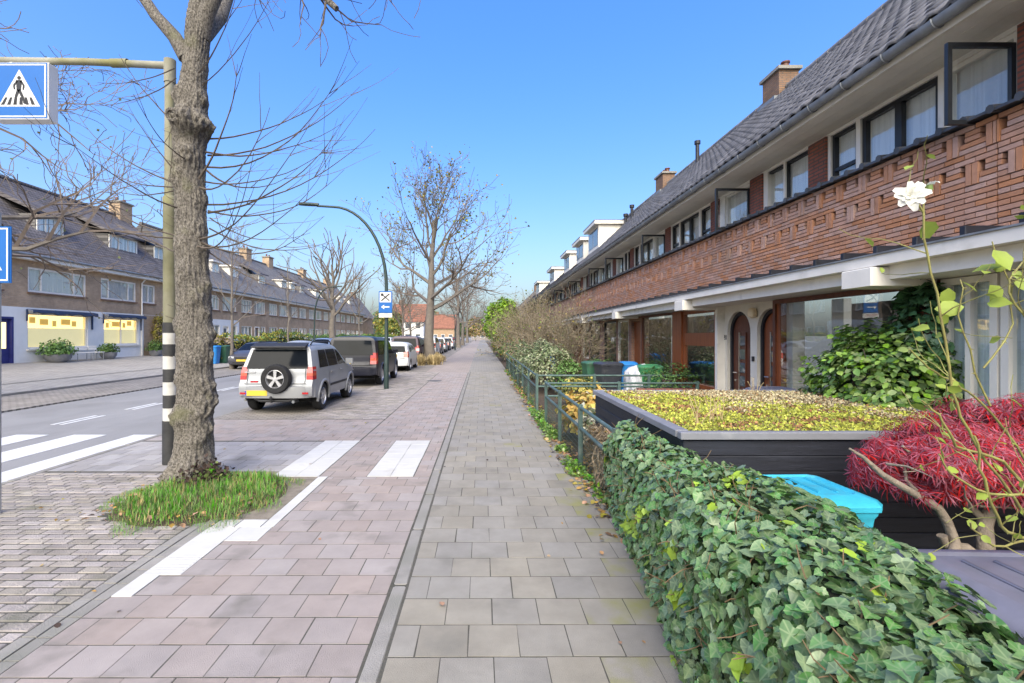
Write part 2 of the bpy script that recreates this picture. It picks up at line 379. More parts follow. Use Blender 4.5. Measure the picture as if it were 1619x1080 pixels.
# kerb rows
me_k = []
for x0, x1, nm in ((-2.79, -2.70, 'edge_brick'), (-2.69, -2.60, 'edge_brick')):
    lay(near_pave, nm, m_kerb, [(x0, x1, y+.004, y+.206) for y in np.arange(.8, 4.75, .21)], 60, top=.004, jit=.003)
lay(near_pave, 'kerb_stone', m_kerb, [(-.655, -.545, y+.003, y+.997) for y in np.arange(.5, 24, 1.0)], 40, top=.003, b=.012)
lay(near_pave, 'edge_stone', m_kerb, [(1.275, 1.345, y+.003, y+.997) for y in np.arange(.5, 24, 1.0)], 40, top=.004)
lay(near_pave, 'road_kerb', m_kerb, [(-6.0, -5.885, y+.003, y+.997) for y in np.arange(2, 42, 1.0)], 60, top=.004, th=.15, b=.015)
# far stretch of the same pavement
sheet('red_path_far', -2.8, -.64, 24, 420, .0, m_farred, parent=near_pave)
sheet('kerb_far', -.64, -.56, 24, 420, .002, m_kerb, parent=near_pave)
sheet('grey_path_far', -.56, 1.34, 24.2, 420, .0, m_fargrey, parent=near_pave)
# red brick strip next to the parking
lay(near_pave, 'verge_brick', m_clink, bond(-3.9, -2.115, 10.52, 24, .212, .104, .008), 250, top=.002, jit=.002)
sheet('verge_far', -3.895, -2.805, 24, 420, .0012, m_park, parent=near_pave)
pk = struct('parking_bay', MB().box(-5.885, -3.9, 10.52, 420, -.06, .0008), m_park)
# other side of the street
struct('parking_bay', MB().box(-14.6, -11.76, -30, 420, -.1, -.02), m_park)
struct('kerb', MB().box(-14.75, -14.605, -30, 420, -.1, .05), m_kerb)
fc = MB(); fc.add([(-14.755,-30,.045),(-14.755,420,.045),(-24.5,420,.5),(-24.5,-30,.5)], [(0,1,2,3)]); struct('forecourt', fc, m_fore)
sheet('forecourt_band', -16.9, -16.6, 8, 30, .145, m_kerb)
# gardens on the right
struct('garden', MB().box(1.35, 5.6, -4, 11.5, -.21, -.045), m_soil)
struct('garden', MB().box(1.35, 5.6, 11.501, 130, -.21, -.035), m_soil)
# drain cover in the far path, leaves on the paving
dc = MB(); dc.lathe([(.3,.004),(.3,.008),(.27,.008),(.26,.004),(.0,.004)], 20, c=(-1.9,19.4,0))
dc.build('manhole_cover', M('cast_iron', (.12,.115,.11), .7, .2, 20), near_pave)
# ------------------------------------------------------------ trees
m_bark = M('street_tree_bark', (.265,.24,.205), .95, .3, 55, col2=(.062,.054,.046), con=.13, bump=1., bscale=120, stretch=(1,1,.7), dirt=((.15,.15,.075), 3, .58, .80))
m_twig = M('twig_bark', (.105,.085,.068), .9, .3, 12)
m_barkfar = M('far_bark', (.155,.135,.115), .95, .25, 3)
m_twigfar = M('far_twig', (.15,.12,.10), .95, .25, 3)
def V3(*a): return Vector(a)
def rv(s=1.): return Vector((random.gauss(0,s), random.gauss(0,s), random.gauss(0,s)))
def path(p, d, L, n, wob, up=0., curve=None):
    p = Vector(p); d = Vector(d).normalized(); pts = [p.copy()]; ds = [d.copy()]
    for i in range(n):
        d = (d + rv(wob) + Vector((0,0,up)) + (curve if curve else Vector((0,0,0)))).normalized()
        p = p + d*(L/n); pts.append(p.copy()); ds.append(d.copy())
    return pts, ds
def grow(q, p, d, L, r, lev, maxlev, prm, tips):
    # q: list of MB per level
    n = max(3, int(5 if lev < 2 else 4)); wob = prm.get('wob', .12); up = prm.get('up', .05)
    pts, ds = path(p, d, L, n, wob*(1+.3*lev), up)
    tip = prm.get('tip', .35)
    rad = [max(r*(1-(1-tip)*i/n), prm.get('rmin', .006)) for i in range(n+1)]
    q[min(lev, len(q)-1)].tube(pts, rad, 7 if lev == 0 else (5 if lev == 1 else 3), cap=False)
    if lev >= maxlev:
        tips.extend(pts[1:]); return
    k = prm['kids'][min(lev, len(prm['kids'])-1)]
    for c in range(k):
        t = prm.get('t0', .3) + (1-prm.get('t0', .3))*(c+random.random()*.8)/k
        i = min(n-1, int(t*n)); f = t*n-i
        pp = pts[i].lerp(pts[i+1], min(1, f)); dd = ds[min(i+1, n)]
        ang = R(random.uniform(*prm.get('ang', (28, 60))))
        ax = dd.orthogonal().normalized(); ax.rotate(Matrix.Rotation(random.uniform(0, 6.283), 3, dd))
        nd = dd.copy(); nd.rotate(Matrix.Rotation(ang, 3, ax))
        grow(q, pp, nd, L*random.uniform(*prm.get('ls', (.5, .75)))*(1.1-.35*t), r*prm.get('rs', .5)*(1.15-.4*t), lev+1, maxlev, prm, tips)
    grow(q, pts[-1], ds[-1], L*.6, rad[-1]*.95, lev+1, maxlev, prm, tips)
def leafcloud(name, pts, n, size, mats, parent, spread=.15, tmpl=DIAMOND, down=.3, frac=None, upn=.4):
    P = np.array([tuple(p) for p in pts]); idx = rng.integers(0, len(P), n)
    pos = P[idx] + rng.normal(0, spread, (n,3)); nrm = rng.normal(0,1,(n,3)); nrm[:,2] += upn*2
    t = rng.normal(0,1,(n,3)); t[:,2] -= down*2
    mi = None if frac is None else rng.choice(len(frac), n, p=frac)
    me = scatter_mesh(name, *tmpl, frames(nrm, t), pos, size*rng.uniform(.6,1.3,n), mats, mi)
    return tag(obj(name, me, parent), kind='stuff')
m_leafy = M('autumn_leaf', (.34,.26,.07), .7, .3, 3, rand=.4, huer=.03, trans=.3)
m_leafg = M('late_green_leaf', (.17,.20,.065), .7, .3, 3, rand=.4, huer=.03, trans=.3)
def street_tree(label, loc, H, r, first, seed, leaves=0, prm=None, limbs=9, maxlev=4, cat='tree', group=None, lean=(0,0), spread=1., bm=None, tm=None):
    random.seed(seed)
    root = thing('street_tree', label, cat, loc, 0, group)
    q = [MB() for _ in range(2)]; tw = MB(); tips = []
    n = 12; pts = []; rad = []
    for i in range(n+1):
        t = i/n; z = H*.8*t
        pts.append(V3(lean[0]*t+random.gauss(0,.03), lean[1]*t+random.gauss(0,.03), z))
        rad.append(r*(1.35-.35*min(1, t*8))*(1-.75*t))
    tr = MB(); tr.tube(pts, rad, 10)
    pr = dict(kids=[4,3,3,2], wob=.10, up=.06, ang=(25,55), ls=(.5,.8), rs=.55, rmin=.012)
    pr.update(prm or {})
    for k in range(limbs):
        t = first + (1-first)*(k+random.random()*.5)/limbs; i = min(n-1, int(t*n)); p = pts[i].lerp(pts[i+1], t*n-i)
        az = k*2.4+random.uniform(-.4,.4); el = R(pr.get('el0', 25)+pr.get('el1', 45)*(t-first)/(1-first+1e-6)+random.uniform(-8,8))
        d = V3(math.cos(az)*math.cos(el), math.sin(az)*math.cos(el), math.sin(el))
        grow([tr, tr, tw], p, d, H*.34*spread*(1.15-.55*(t-first)/(1-first)), rad[i]*.55, 1, maxlev, pr, tips)
    tr.build('trunk', bm or m_barkfar, root, smooth=60)
    c = tag(tw.build('crown', tm or m_twigfar, root), kind='stuff')
    if leaves: leafcloud('leaves', tips, leaves, pr.get('leaf', .11), [m_leafg, m_leafy], root, .22, frac=[.55,.45])
    return root

# the foreground tree: a shaped, knotted trunk
def big_tree():
    root = thing('street_tree', 'big knotted grey-brown street tree trunk rising from a grass patch beside the striped pole', 'tree', (-3.67, 6.05, 0))
    random.seed(11)
    NR, NS = 320, 112
    zs = [8.2*(i/NR) for i in range(NR+1)]
    ctr = [(0,-.0),(.02,.5),(.04,1.2),(.03,2.3),(.0,3.2),(-.02,4.2),(.02,5.0),(.08,5.7),(.14,6.4),(.2,7.2),(.25,8.2)]
    rr = [(0.268, 0), (0.242, 0.12), (0.221, 0.35), (0.204, 0.8), (0.2, 1.5), (0.191, 2.3), (0.178, 3.0), (0.166, 3.6), (0.174, 4.1), (0.191, 4.45), (0.166, 4.75), (0.145, 5.1), (0.136, 5.5), (0.145, 5.75), (0.119, 6.2), (0.093, 7.0), (0.068, 8.2)]
    def itp(tab, z):
        for (a, za), (b, zb) in zip(tab, tab[1:]):
            if z <= zb: t = (z-za)/(zb-za); t = t*t*(3-2*t) if tab is rr else t; return a+(b-a)*t
        return tab[-1][0]
    burr = [(4.55,-1.55,.16,.15),(4.45,-1.0,.13,.10),(4.5,-.2,.13,.13),(4.1,-1.2,.10,.13),(3.2,-.6,.05,.12),(2.55,-1.7,.06,.1),(2.35,-.9,.07,.1),(2.7,-1.5,.06,.09),(2.15,-.3,.05,.08),(1.75,-.5,.06,.1),(1.55,-1.2,.06,.11),(1.35,-2.3,.05,.09),(1.25,-.35,.09,.12),(1.05,-.15,.12,.13),
            (.9,-.7,.08,.10),(.86,-2.2,.09,.13),(.6,-.75,.06,.1),(1.9,.0,.08,.1),(3.6,-.1,.05,.1),(4.9,-2.4,.08,.12),(4.85,-.4,.07,.11),(.15,-.5,.16,.22),(.08,-1.2,.08,.2),(.1,-2.4,.1,.2),(3.0,-1.9,.05,.12),(2.0,-2.6,.05,.1),(3.85,-2.2,.06,.13),(2.95,-.3,.06,.09),(1.62,-.15,.06,.08),(.72,-.2,.08,.09),(2.5,-.15,.06,.08)]
    V = []
    for z in zs:
        cx = itp(ctr, z); r0 = itp(rr, z)
        for k in range(NS):
            a = 2*math.pi*k/NS
            r = r0*(1+.025*math.sin(3*a+z*.8)+.02*math.sin(5*a-1.3*z)+(.10*math.cos(6*a+.7)*max(0,1-z/.5)))
            dx, dy = math.cos(a), math.sin(a)
            for bz, ba, amp, sg in burr:
                da = (a-ba+math.pi) % (2*math.pi)-math.pi
                e = ((z-bz)**2+(da*r0)**2)/(sg*sg)
                if e < 6: r += .68*amp*math.exp(-e*1.1)*(1+.9*noise.noise((dx*9, dy*9, z*14)))
            nn = noise.noise((dx*7, dy*7, z*1.6))
            r += .010*abs(nn)**.7*(1 if nn > 0 else -1) + .010*noise.noise((dx*13, dy*13, z*14)) + .010*noise.noise((dx*26, dy*26, z*34)) + .006*noise.noise((dx*50, dy*50, z*60))
            V.append((cx+dx*r, dy*r, z-.04))
    F = []
    for i in range(NR):
        for k in range(NS): k2 = (k+1) % NS; F.append((i*NS+k, i*NS+k2, (i+1)*NS+k2, (i+1)*NS+k))
    me = npmesh('trunk', V, F, m_bark); me.polygons.foreach_set('use_smooth', [True]*len(F)); obj('trunk', me, root)
    # knot hole ring
    kn = MB()
    kn.tube([(.02+.055*math.cos(w)-.09, -.285-.02*math.sin(w), 4.5+.06*math.sin(w)) for w in np.linspace(0, 6.283, 12)], .022, 6)
    kn.build('knot', m_bark, root, smooth=True)
    lim = MB(); tw = MB(); tips = []
    pr = dict(kids=[3,3,2], wob=.16, up=.03, ang=(25,60), ls=(.45,.75), rs=.5, rmin=.004, t0=.25)
    # main limbs: left fork, right fork, drooping limb to the right, rear
    def limb(pts, rads, k, seed):
        random.seed(seed); pts = [Vector(p) for p in pts]; lim.tube(pts, rads, 9, cap=True)
        for j in range(k):
            i = random.randint(1, len(pts)-2); d = (pts[i+1]-pts[i]).normalized(); ax = d.orthogonal(); ax.rotate(Matrix.Rotation(random.uniform(0,6.28), 3, d))
            nd = d.copy(); nd.rotate(Matrix.Rotation(R(random.uniform(30,65)), 3, ax)); grow([tw], pts[i].lerp(pts[i+1], random.random()), nd, random.uniform(.4,.9), .014, 1, 2, pr, tips)
    limb([(-.06,0,5.35),(-.2,-.02,5.6),(-.42,-.05,5.85),(-.62,-.05,6.15),(-.95,.05,6.8),(-1.3,.2,7.8)], [.10,.085,.07,.062,.05,.03], 5, 3)
    limb([(.12,0,5.6),(.22,-.05,5.9),(.36,-.08,6.15),(.55,-.1,6.5),(.8,-.1,7.2),(1.0,0,8.1)], [.11,.10,.09,.08,.065,.04], 5, 4)
    limb([(.3,-.05,6.3),(.75,-.25,6.42),(1.05,-.4,6.35),(1.35,-.5,6.1),(1.6,-.55,5.92),(1.85,-.58,5.73),(2.02,-.6,5.56)], [.07,.062,.055,.05,.045,.04,.033], 13, 8)
    limb([(.1,.1,5.7),(.1,.5,6.2),(0,1.0,7.0),(-.1,1.5,8.0)], [.1,.08,.06,.04], 4, 9)
    limb([(.95,-.35,6.4),(1.5,-.5,6.3),(2.1,-.5,6.18),(2.6,-.4,6.12)], [.03,.024,.017,.008], 6, 12)
    # epicormic shoots
    def shoot(z, az, L, r=.011, el=-5, cup=.12, kids=3):
        p = V3(math.cos(az)*.2, math.sin(az)*.2, z); e = R(el)
        d = V3(math.cos(az)*math.cos(e), math.sin(az)*math.cos(e), math.sin(e))
        pts, ds = path(p, d, L, 12, .035, cup)
        tw.tube(pts, [max(.0028, r*(1-.8*i/12)) for i in range(13)], 4, cap=False)
        for c in range(kids):
            i = random.randint(3, 11); dd = ds[i].copy(); ax = dd.orthogonal(); ax.rotate(Matrix.Rotation(random.uniform(0,6.28), 3, dd)); dd.rotate(Matrix.Rotation(R(random.uniform(20,50)), 3, ax))
            p2, _ = path(pts[i], dd, L*random.uniform(.15,.4), 5, .06, .05); tw.tube(p2, [max(.002, r*.4*(1-.7*k/5)) for k in range(6)], 3, cap=False)
    random.seed(21)
    for z, L, el in ((4.15,2.2,0),(4.1,1.9,-12),(3.95,2.3,-4),(3.72,2.1,-10),(3.7,1.7,-20),(3.5,2.4,-2),(3.45,1.9,-14),(3.42,2.0,8),(3.2,1.6,-25),(3.0,2.4,0),(2.98,2.3,-6),(2.96,2.1,-22),(2.93,1.9,-40),(2.9,2.2,-14),(4.3,1.8,8),(5.0,1.9,15),(5.05,1.4,-5),(3.3,1.3,-35),(3.9,1.4,-45),(3.8,1.5,25)):
        shoot(z+random.uniform(-.05,.05), random.uniform(-.75,.35), L, random.uniform(.009,.015), el-4, random.uniform(.06,.13), 4)
    for z, az, L, el in ((3.75,3.3,1.5,22),(3.7,2.9,1.2,-15),(3.72,3.0,1.3,5),(3.1,3.2,1.9,12),(3.05,3.6,1.7,-3),(3.9,3.9,.8,45),(4.5,3.4,1.0,40),(5.1,3.1,1.1,-40),(2.9,2.7,1.4,8),(3.4,4.4,1.4,0),(4.0,4.9,1.2,-10),(4.9,2.6,1.3,-60),(5.2,3.3,.9,-30)):
        shoot(z, az, L, .010, el, .05, 4)
    for k in range(3): shoot(random.uniform(2.5,5), random.uniform(.4,2.6), random.uniform(.8,1.8), .009, random.uniform(-20,20), .08, 3)
    for k in range(30): shoot(random.uniform(.9,4.6), random.uniform(-3.1,.2), random.uniform(.05,.16), .005, 10, .03, 0)
    lim.build('limb', m_bark, root, smooth=60)
    tag(tw.build('shoots', m_twig, root), kind='stuff')
big_tree()

# grass patch, leaf litter and brown shoots round the foot of the tree
m_grass = M('grass_blade', (.15,.32,.045), .6, .35, 2.5, rand=.35, huer=.03, trans=.35)
m_grassdry = M('grass_dry', (.30,.24,.10), .8, .3, 3, rand=.3)
m_litter = M('fallen_leaf', (.30,.17,.06), .8, .35, 9, rand=.45, huer=.03)
m_dark = M('dead_shoot', (.05,.032,.025), .9, .3, 9, rand=.3)
def pitmask(x, y):
    e = ((x+3.45)/1.40)**2 + ((y-5.45)/1.0)**2
    return e
b = MB(); n = 26
ring = [(-3.12+.90*math.cos(w), min(6.45, 5.42+.92*math.sin(w)), 0) for w in np.linspace(0, 6.283, 41)[:-1]]
ring = [(min(x, -2.13), y, 0) for x, y, z in ring]
b.add([(-3.12,5.5,.075)] + [(-3.12+(x+3.12)*.55, 5.5+(y-5.5)*.55, .045) for x,y,z in ring] + [(x,y,-.006) for x,y,z in ring], [(0,1+i,1+(i+1)%40) for i in range(40)] + [(1+i,41+i,41+(i+1)%40,1+(i+1)%40) for i in range(40)])
struct('tree_pit', b, m_soil, smooth=True)
pb = MB(); pb.add([(-2.9,4.76,.0),(-2.12,4.76,.0),(-2.12,6.44,.0),(-2.9,6.44,.0)], [(0,1,2,3)]); struct('pit_soil', pb, M('bare_earth', (.21,.18,.14), .95, .25, 9, bump=.6, bscale=60))
N = 15000
xs = rng.uniform(-4.4, -2.1, N); ys = rng.uniform(4.3, 6.4, N)
e = ((xs+3.10)/1.02)**2 + ((ys-5.36)/1.02)**2 + .6*np.array([noise.noise((x*2.6, y*2.6, 3)) for x, y in zip(xs, ys)])
k = (e < .92) & ((xs+3.67)**2+(ys-6.05)**2 > .09); xs, ys, e = xs[k], ys[k], e[k]; N = len(xs)
pos = np.stack([xs, ys, .07*np.clip(1-e,0,1)+.0], 1)
az = rng.uniform(0, 6.283, N); el = rng.uniform(.35, 1.5, N)
t = np.stack([np.cos(az)*np.cos(el), np.sin(az)*np.cos(el), np.sin(el)], 1); nn = np.stack([np.cos(az+1.57), np.sin(az+1.57), 0*az], 1)
nn = np.cross(t, nn)
BLADE = ([(-.05,0,0),(.05,0,0),(.035,.6,.04),(0,1,.16),(-.035,.6,.04)], [(0,1,2),(0,2,4),(4,2,3)])
sz = rng.uniform(.04, .12, N)*np.clip(1.25-e, .35, 1)
tag(tag(obj('grass_patch', scatter_mesh('grass_patch', *BLADE, frames(nn, t), pos, sz, [m_grass, m_grassdry], rng.choice(2, N, p=[.80,.20]))), 'green grass tuft growing round the foot of the big tree', 'grass'), kind='stuff')
def litter(name, label, n, xr, yr, z=.012, dens=None, size=(.03,.07), mats=None, frac=None, flat=.25):
    x = rng.uniform(*xr, n); y = rng.uniform(*yr, n)
    if dens is not None:
        kk = rng.random(n) < dens(x, y); x, y = x[kk], y[kk]
    n = len(x); nn = rng.normal(0, flat, (n,3)); nn[:,2] += 1; tt = rng.normal(0,1,(n,3))
    z = z(x, y) if callable(z) else z
    ps = np.stack([x, y, z+rng.uniform(0,.01,n)], 1)
    mats = mats or [m_litter, m_leafy, m_dark]
    o = obj(name, scatter_mesh(name, *OVAL, frames(nn, tt), ps, rng.uniform(*size, n), mats, rng.choice(len(mats), n, p=frac or [.5,.35,.15])))
    return tag(o, label, 'leaves', kind='stuff')
litter('leaf_litter', 'yellow fallen leaves lying in the grass round the big tree', 260, (-4.0,-2.4), (4.5,6.0), .05)
# clump of brown dead shoots at the foot
pos = np.stack([rng.normal(-3.36,.12,1600), rng.normal(5.80,.10,1600), np.abs(rng.normal(.07,.085,1600))], 1)
nn = rng.normal(0,1,(1600,3)); tt = rng.normal(0,.6,(1600,3)); tt[:,2] += .5
tag(tag(obj('shoot_clump', scatter_mesh('shoot_clump', *OVAL, frames(nn, tt), pos, rng.uniform(.025,.06,1600), [m_dark, m_leafg, m_grass], rng.choice(3,1600,p=[.75,.1,.15]))), 'dark brown withered sucker clump at the foot of the big tree', 'suckers'), kind='stuff')

# other trees
random.seed(5)
street_tree('tall bare tree with sparse autumn leaves right of the curved lamp post', (-3.45, 31.2, 0), 11.7, .36, .36, 41, leaves=1700, limbs=14, maxlev=4, prm=dict(kids=[4,3,3,3], rmin=.013, up=.08, el0=18, el1=50, leaf=.14), lean=(.3,0))
street_tree('bare street tree down the path beyond the tall leafy one', (-3.6, 74, 0), 13.2, .34, .36, 43, limbs=13, maxlev=4, prm=dict(kids=[4,3,3], rmin=.022, el0=8))
street_tree('bare forked street tree just behind the second one along the path', (-3.6, 92, 0), 12.5, .34, .36, 44, limbs=11, maxlev=4, prm=dict(kids=[4,3,3], rmin=.026, el0=8))
street_tree('farthest bare street tree on the near side of the road', (-3.7, 125, 0), 13, .34, .36, 45, limbs=11, maxlev=3, prm=dict(kids=[4,4,3], rmin=.035))
street_tree('broad bare tree at the left edge reaching over the shop roof', (-15.2, 13.2, .06), 12.8, .30, .40, 51, leaves=260, limbs=16, maxlev=4, spread=.78, prm=dict(kids=[4,4,3,3], rmin=.010, el0=2, el1=60, up=.035, leaf=.09, wob=.13))
street_tree('thin young tree in front of the first terraced house', (-13.9, 26.6, 0), 8.4, .10, .34, 52, limbs=15, maxlev=3, spread=.62, prm=dict(kids=[3,2,2], rmin=.011, el0=35))
street_tree('very slender upright sapling with one straight leader near the yellow shrubs', (-14.0, 34.6, 0), 9.4, .085, .36, 53, limbs=12, maxlev=2, spread=.42, prm=dict(kids=[2,2], rmin=.012, el0=55, el1=15))
street_tree('pollarded tree with a fan of thick upswept branches', (-13.6, 43.6, 0), 10.4, .36, .42, 54, limbs=16, maxlev=2, spread=1.05, prm=dict(kids=[3,3,2], rmin=.035, el0=30, el1=35, up=.10, tip=.5))
street_tree('slim bare tree between the pollarded tree and the lamp post', (-13.8, 54, 0), 10.5, .14, .36, 55, limbs=13, maxlev=3, spread=.6, prm=dict(kids=[3,3,2], rmin=.016, el0=35))
street_tree('bare tree across the road in front of the white house', (-13.8, 84, 0), 10.5, .26, .3, 56, limbs=13, maxlev=3, prm=dict(kids=[5,4,3], rmin=.028))
street_tree('second bare tree across the road in front of the white house', (-14.4, 97, 0), 11, .26, .3, 57, limbs=13, maxlev=3, prm=dict(kids=[5,4,3], rmin=.03))
# ------------------------------------------------------------ terrace on the right
m_brick = M('red_wall_brick', (.42,.222,.145), .9, .16, 5, rand=.10, huer=.003, bump=.6, bscale=120, dirt=((.27,.20,.155), 1.1, .55, .85))
m_mortar = M('brick_mortar', (.10,.075,.062), .95, .2, 20)
m_brickwall = brickmat('red_brickwork', (.40,.225,.155), (.34,.185,.125), (.22,.165,.135), .215, .0573, .011)
m_pier = brickmat('pier_brickwork', (.31,.105,.07), (.25,.085,.06), (.12,.085,.07), .215, .0573, .012)
m_whitep = M('white_painted_wood', (.78,.745,.675), .55, .06, 3, dirt=((.45,.42,.36), 2.5, .6, .85))
m_soffit = M('soffit_boards', (.68,.635,.55), .7, .08, 2)
m_plaster = M('cream_plaster', (.70,.66,.57), .85, .06, 3, bump=.3, bscale=120)
m_black = M('black_paint', (.016,.018,.026), .45, .25, 5)
m_blackf = M('dark_window_frame', (.018,.02,.024), .4, .2, 8)
m_zinc = M('zinc', (.22,.235,.25), .5, .2, 4, metal=.3, dirt=((.13,.13,.13), 3, .5, .8))
m_brown = M('varnished_wood', (.30,.085,.025), .42, .35, 3, col2=(.17,.045,.015), stretch=(8,8,.6), spec=.5)
m_browndk = M('dark_varnish', (.12,.04,.022), .45, .3, 3, stretch=(8,8,.6))
m_rtile = M('grey_roof_tile', (.155,.148,.148), .65, .25, 3, rand=.28, huer=.02, bump=.5, bscale=60, spec=.5, dirt=((.26,.25,.23), 3.2, .6, .85))
m_rooffar = brickmat('grey_tiled_roof', (.16,.15,.15), (.125,.118,.12), (.05,.048,.05), .24, .21, .03, u='yz', bump=1., noise_amt=.25, ms=.6)
m_coping = M('black_glazed_tile', (.05,.055,.065), .4, .3, 6, rand=.25)
m_glass = glassmat('window_glass')
m_glassdark = glassmat('street_glass', (.85,.87,.87), ior=1.8)
m_curt = M('net_curtain', (.80,.80,.78), .9, .12, 3, stretch=(1,18,.2))
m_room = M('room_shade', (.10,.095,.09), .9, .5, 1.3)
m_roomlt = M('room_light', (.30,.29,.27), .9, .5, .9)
m_curtblue = M('pale_blue_curtain', (.70,.78,.78), .9, .2, 3, stretch=(1,14,.15))

def wallholes(mb, x0, x1, y0, y1, z0, z1, holes, m=0):
    ys = sorted({y0, y1, *[max(y0, min(y1, h[0])) for h in holes], *[max(y0, min(y1, h[1])) for h in holes]})
    for a, b in zip(ys, ys[1:]):
        if b-a < 1e-4: continue
        c = (a+b)/2; hs = sorted([(h[2], h[3]) for h in holes if h[0] < c < h[1]]); z = z0
        for h0, h1 in hs:
            if h0 > z+1e-4: mb.box(x0, x1, a, b, z, min(h0, z1), m)
            z = max(z, h1)
        if z < z1-1e-4: mb.box(x0, x1, a, b, z, z1, m)
def window(parent, xf, s, y0, y1, z0, z1, fm, cols=(), rows=(), fw=.055, glass=None, back=None, depth=.07, bd=.16, inner=None, name='window', label=None, ifw=None):
    # frame whose outer face lies at x = xf; s is the outward direction along x
    def X(a, b): return (min(xf-s*a, xf-s*b), max(xf-s*a, xf-s*b))
    f = MB(); xa, xb = X(0, depth)
    f.box(xa, xb, y0, y1, z0, z0+fw); f.box(xa, xb, y0, y1, z1-fw, z1)
    f.box(xa, xb, y0, y0+fw, z0+fw, z1-fw); f.box(xa, xb, y1-fw, y1, z0+fw, z1-fw)
    ys = [y0+fw]; iw = ifw or fw*.8; xc, xd = X(.004, depth-.002)
    for c in cols:
        yc = y0+(y1-y0)*c; f.box(xc, xd, yc-iw/2, yc+iw/2, z0+fw, z1-fw)
    for r in rows:
        zc = z0+(z1-z0)*r; xe, xg = X(.007, depth-.004); f.box(xe, xg, y0+fw, y1-fw, zc-iw/2, zc+iw/2)
    o = f.build(name, fm, parent)
    if label: o['label'] = label
    xa, xb = X(depth*.5, depth*.5+.006); MB().box(xa, xb, y0+fw*.5, y1-fw*.5, z0+fw*.5, z1-fw*.5).build('pane', glass or m_glass, o)
    if back is not None:
        q = MB(); yy = np.linspace(y0+.01, y1-.01, max(6, int((y1-y0)*22)))
        vs = []
        for k, y in enumerate(yy):
            dx = bd+.018*math.sin(k*1.9+y0)+.01*math.sin(k*.83)
            vs += [(xf-s*dx, y, z0+.01), (xf-s*dx, y, z1-.01)]
        q.add(vs, [(2*k, 2*k+2, 2*k+3, 2*k+1) for k in range(len(yy)-1)]); q.build('curtain', back, o, smooth=80)
    return o
def casement(parent, x0, x1, y, z0, z1):
    # opened outward at a right angle to the wall
    f = MB(); t = .045; f.box(x0, x1, y-.02, y+.02, z0, z0+t); f.box(x0, x1, y-.02, y+.02, z1-t, z1); f.box(x0, x0+t, y-.02, y+.02, z0+t, z1-t); f.box(x1-t, x1, y-.02, y+.02, z0+t, z1-t)
    o = f.build('open_casement', m_blackf, parent); MB().box(x0+.02, x1-.02, y-.003, y+.003, z0+.02, z1-.02).build('pane', m_glass, o)
    return o
BZ0, BZ1, NC = 2.745, 3.985, 22
def band_bricks(y0, y1):
    cp = (BZ1-BZ0)/NC; g = .0055; out = []
    for c in range(NC):
        if 11 <= c <= 14 or 17 <= c <= 20: continue
        y = math.floor(y0/.215)*.215 - (.1075 if c % 2 else 0)
        while y < y1:
            a, b = max(y, y0), min(y+.215, y1)
            if b-a > .03: out.append((a+g, b-g, BZ0+c*cp+g, BZ0+(c+1)*cp-g, random.uniform(0,.004)))
            y += .215
    for c0, ph in ((11, 0), (17, .2)):
        z0 = BZ0+c0*cp; y = math.floor((y0+ph)/.4)*.4-ph
        while y < y1:
            for a, b, za, zb, d in ((y, y+.065, z0, z0+4*cp, -.008), (y+.065, y+.13, z0, z0+4*cp, -.008), (y+.13, y+.4, z0, z0+cp, .0), (y+.13, y+.4, z0+cp, z0+2*cp, .003), (y+.185, y+.345, z0+2*cp, z0+3*cp, .0), (y+.185, y+.345, z0+3*cp, z0+4*cp, .004)):
                a2, b2 = max(a, y0), min(b, y1)
                if b2-a2 > .03: out.append((a2+g, b2-g, za+g, zb-g, d))
            y += .4
    return out
# roof tile mesh: x along the slope (up), y along the eave, z normal
TP, TW = .315, .245
tv, tf = [], []
hs = [.0, .028, .034, .012, .0, .0]; us = [0, .2, .4, .62, .85, 1]
for u, h in zip(us, hs): tv += [(0, u*TW, h+.004), (0, u*TW, h+.034), (TP+.05, u*TW, h+.008)]
for k in range(5): a, b = 3*k, 3*k+3; tf += [(a, a+1, b+1, b), (a+1, a+2, b+2, b+1)]
TILE_ME = npmesh('roof_tile', tv, tf, m_rtile)
EX, EZ, RX, RZ = 4.70, 5.13, 8.70, 8.85
SL = math.hypot(RX-EX, RZ-EZ); SA = math.atan2(RZ-EZ, RX-EX)
def tile_mat(y, row, jit=True):
    s = row*TP-.02
    m = Matrix.Rotation(-SA+(random.gauss(0,.01) if jit else 0), 4, 'Y'); m.translation = (EX+s*math.cos(SA), y, EZ+s*math.sin(SA)+random.uniform(0,.006)); return m
UP = [('cas',4.84,5.6),('dbl',5.67,6.83),('spl',6.91,7.41),('br',7.47,7.87),('pair',7.92,9.17),('br',9.17,9.58),('cas',9.62,10.62),('br',10.85,11.22),('spl',11.3,11.8),('dbl',11.9,13.04),('spl',13.1,13.6),('br',13.65,14.0),
      ('cas',14.03,14.95),('dbl',15.1,16.3),('spl',16.4,16.9),('br',16.95,17.3),('pair',17.35,18.1),('cas',18.2,19.1),('br',19.2,19.6),('dbl',19.7,20.9)]
UPN = [('br',.1,.5),('pair',.55,1.8),('br',1.85,2.25),('spl',2.3,2.8),('dbl',2.9,4.1),('br',4.3,4.8)]
off = 21.0
for k in range(9):
    UP += [('cas',off,off+.9),('dbl',off+1.0,off+2.2),('spl',off+2.3,off+2.8),('br',off+2.85,off+3.2),('pair',off+3.25,off+4.4),('br',off+4.4,off+4.9)]; off += 5.0
UP = UPN + UP
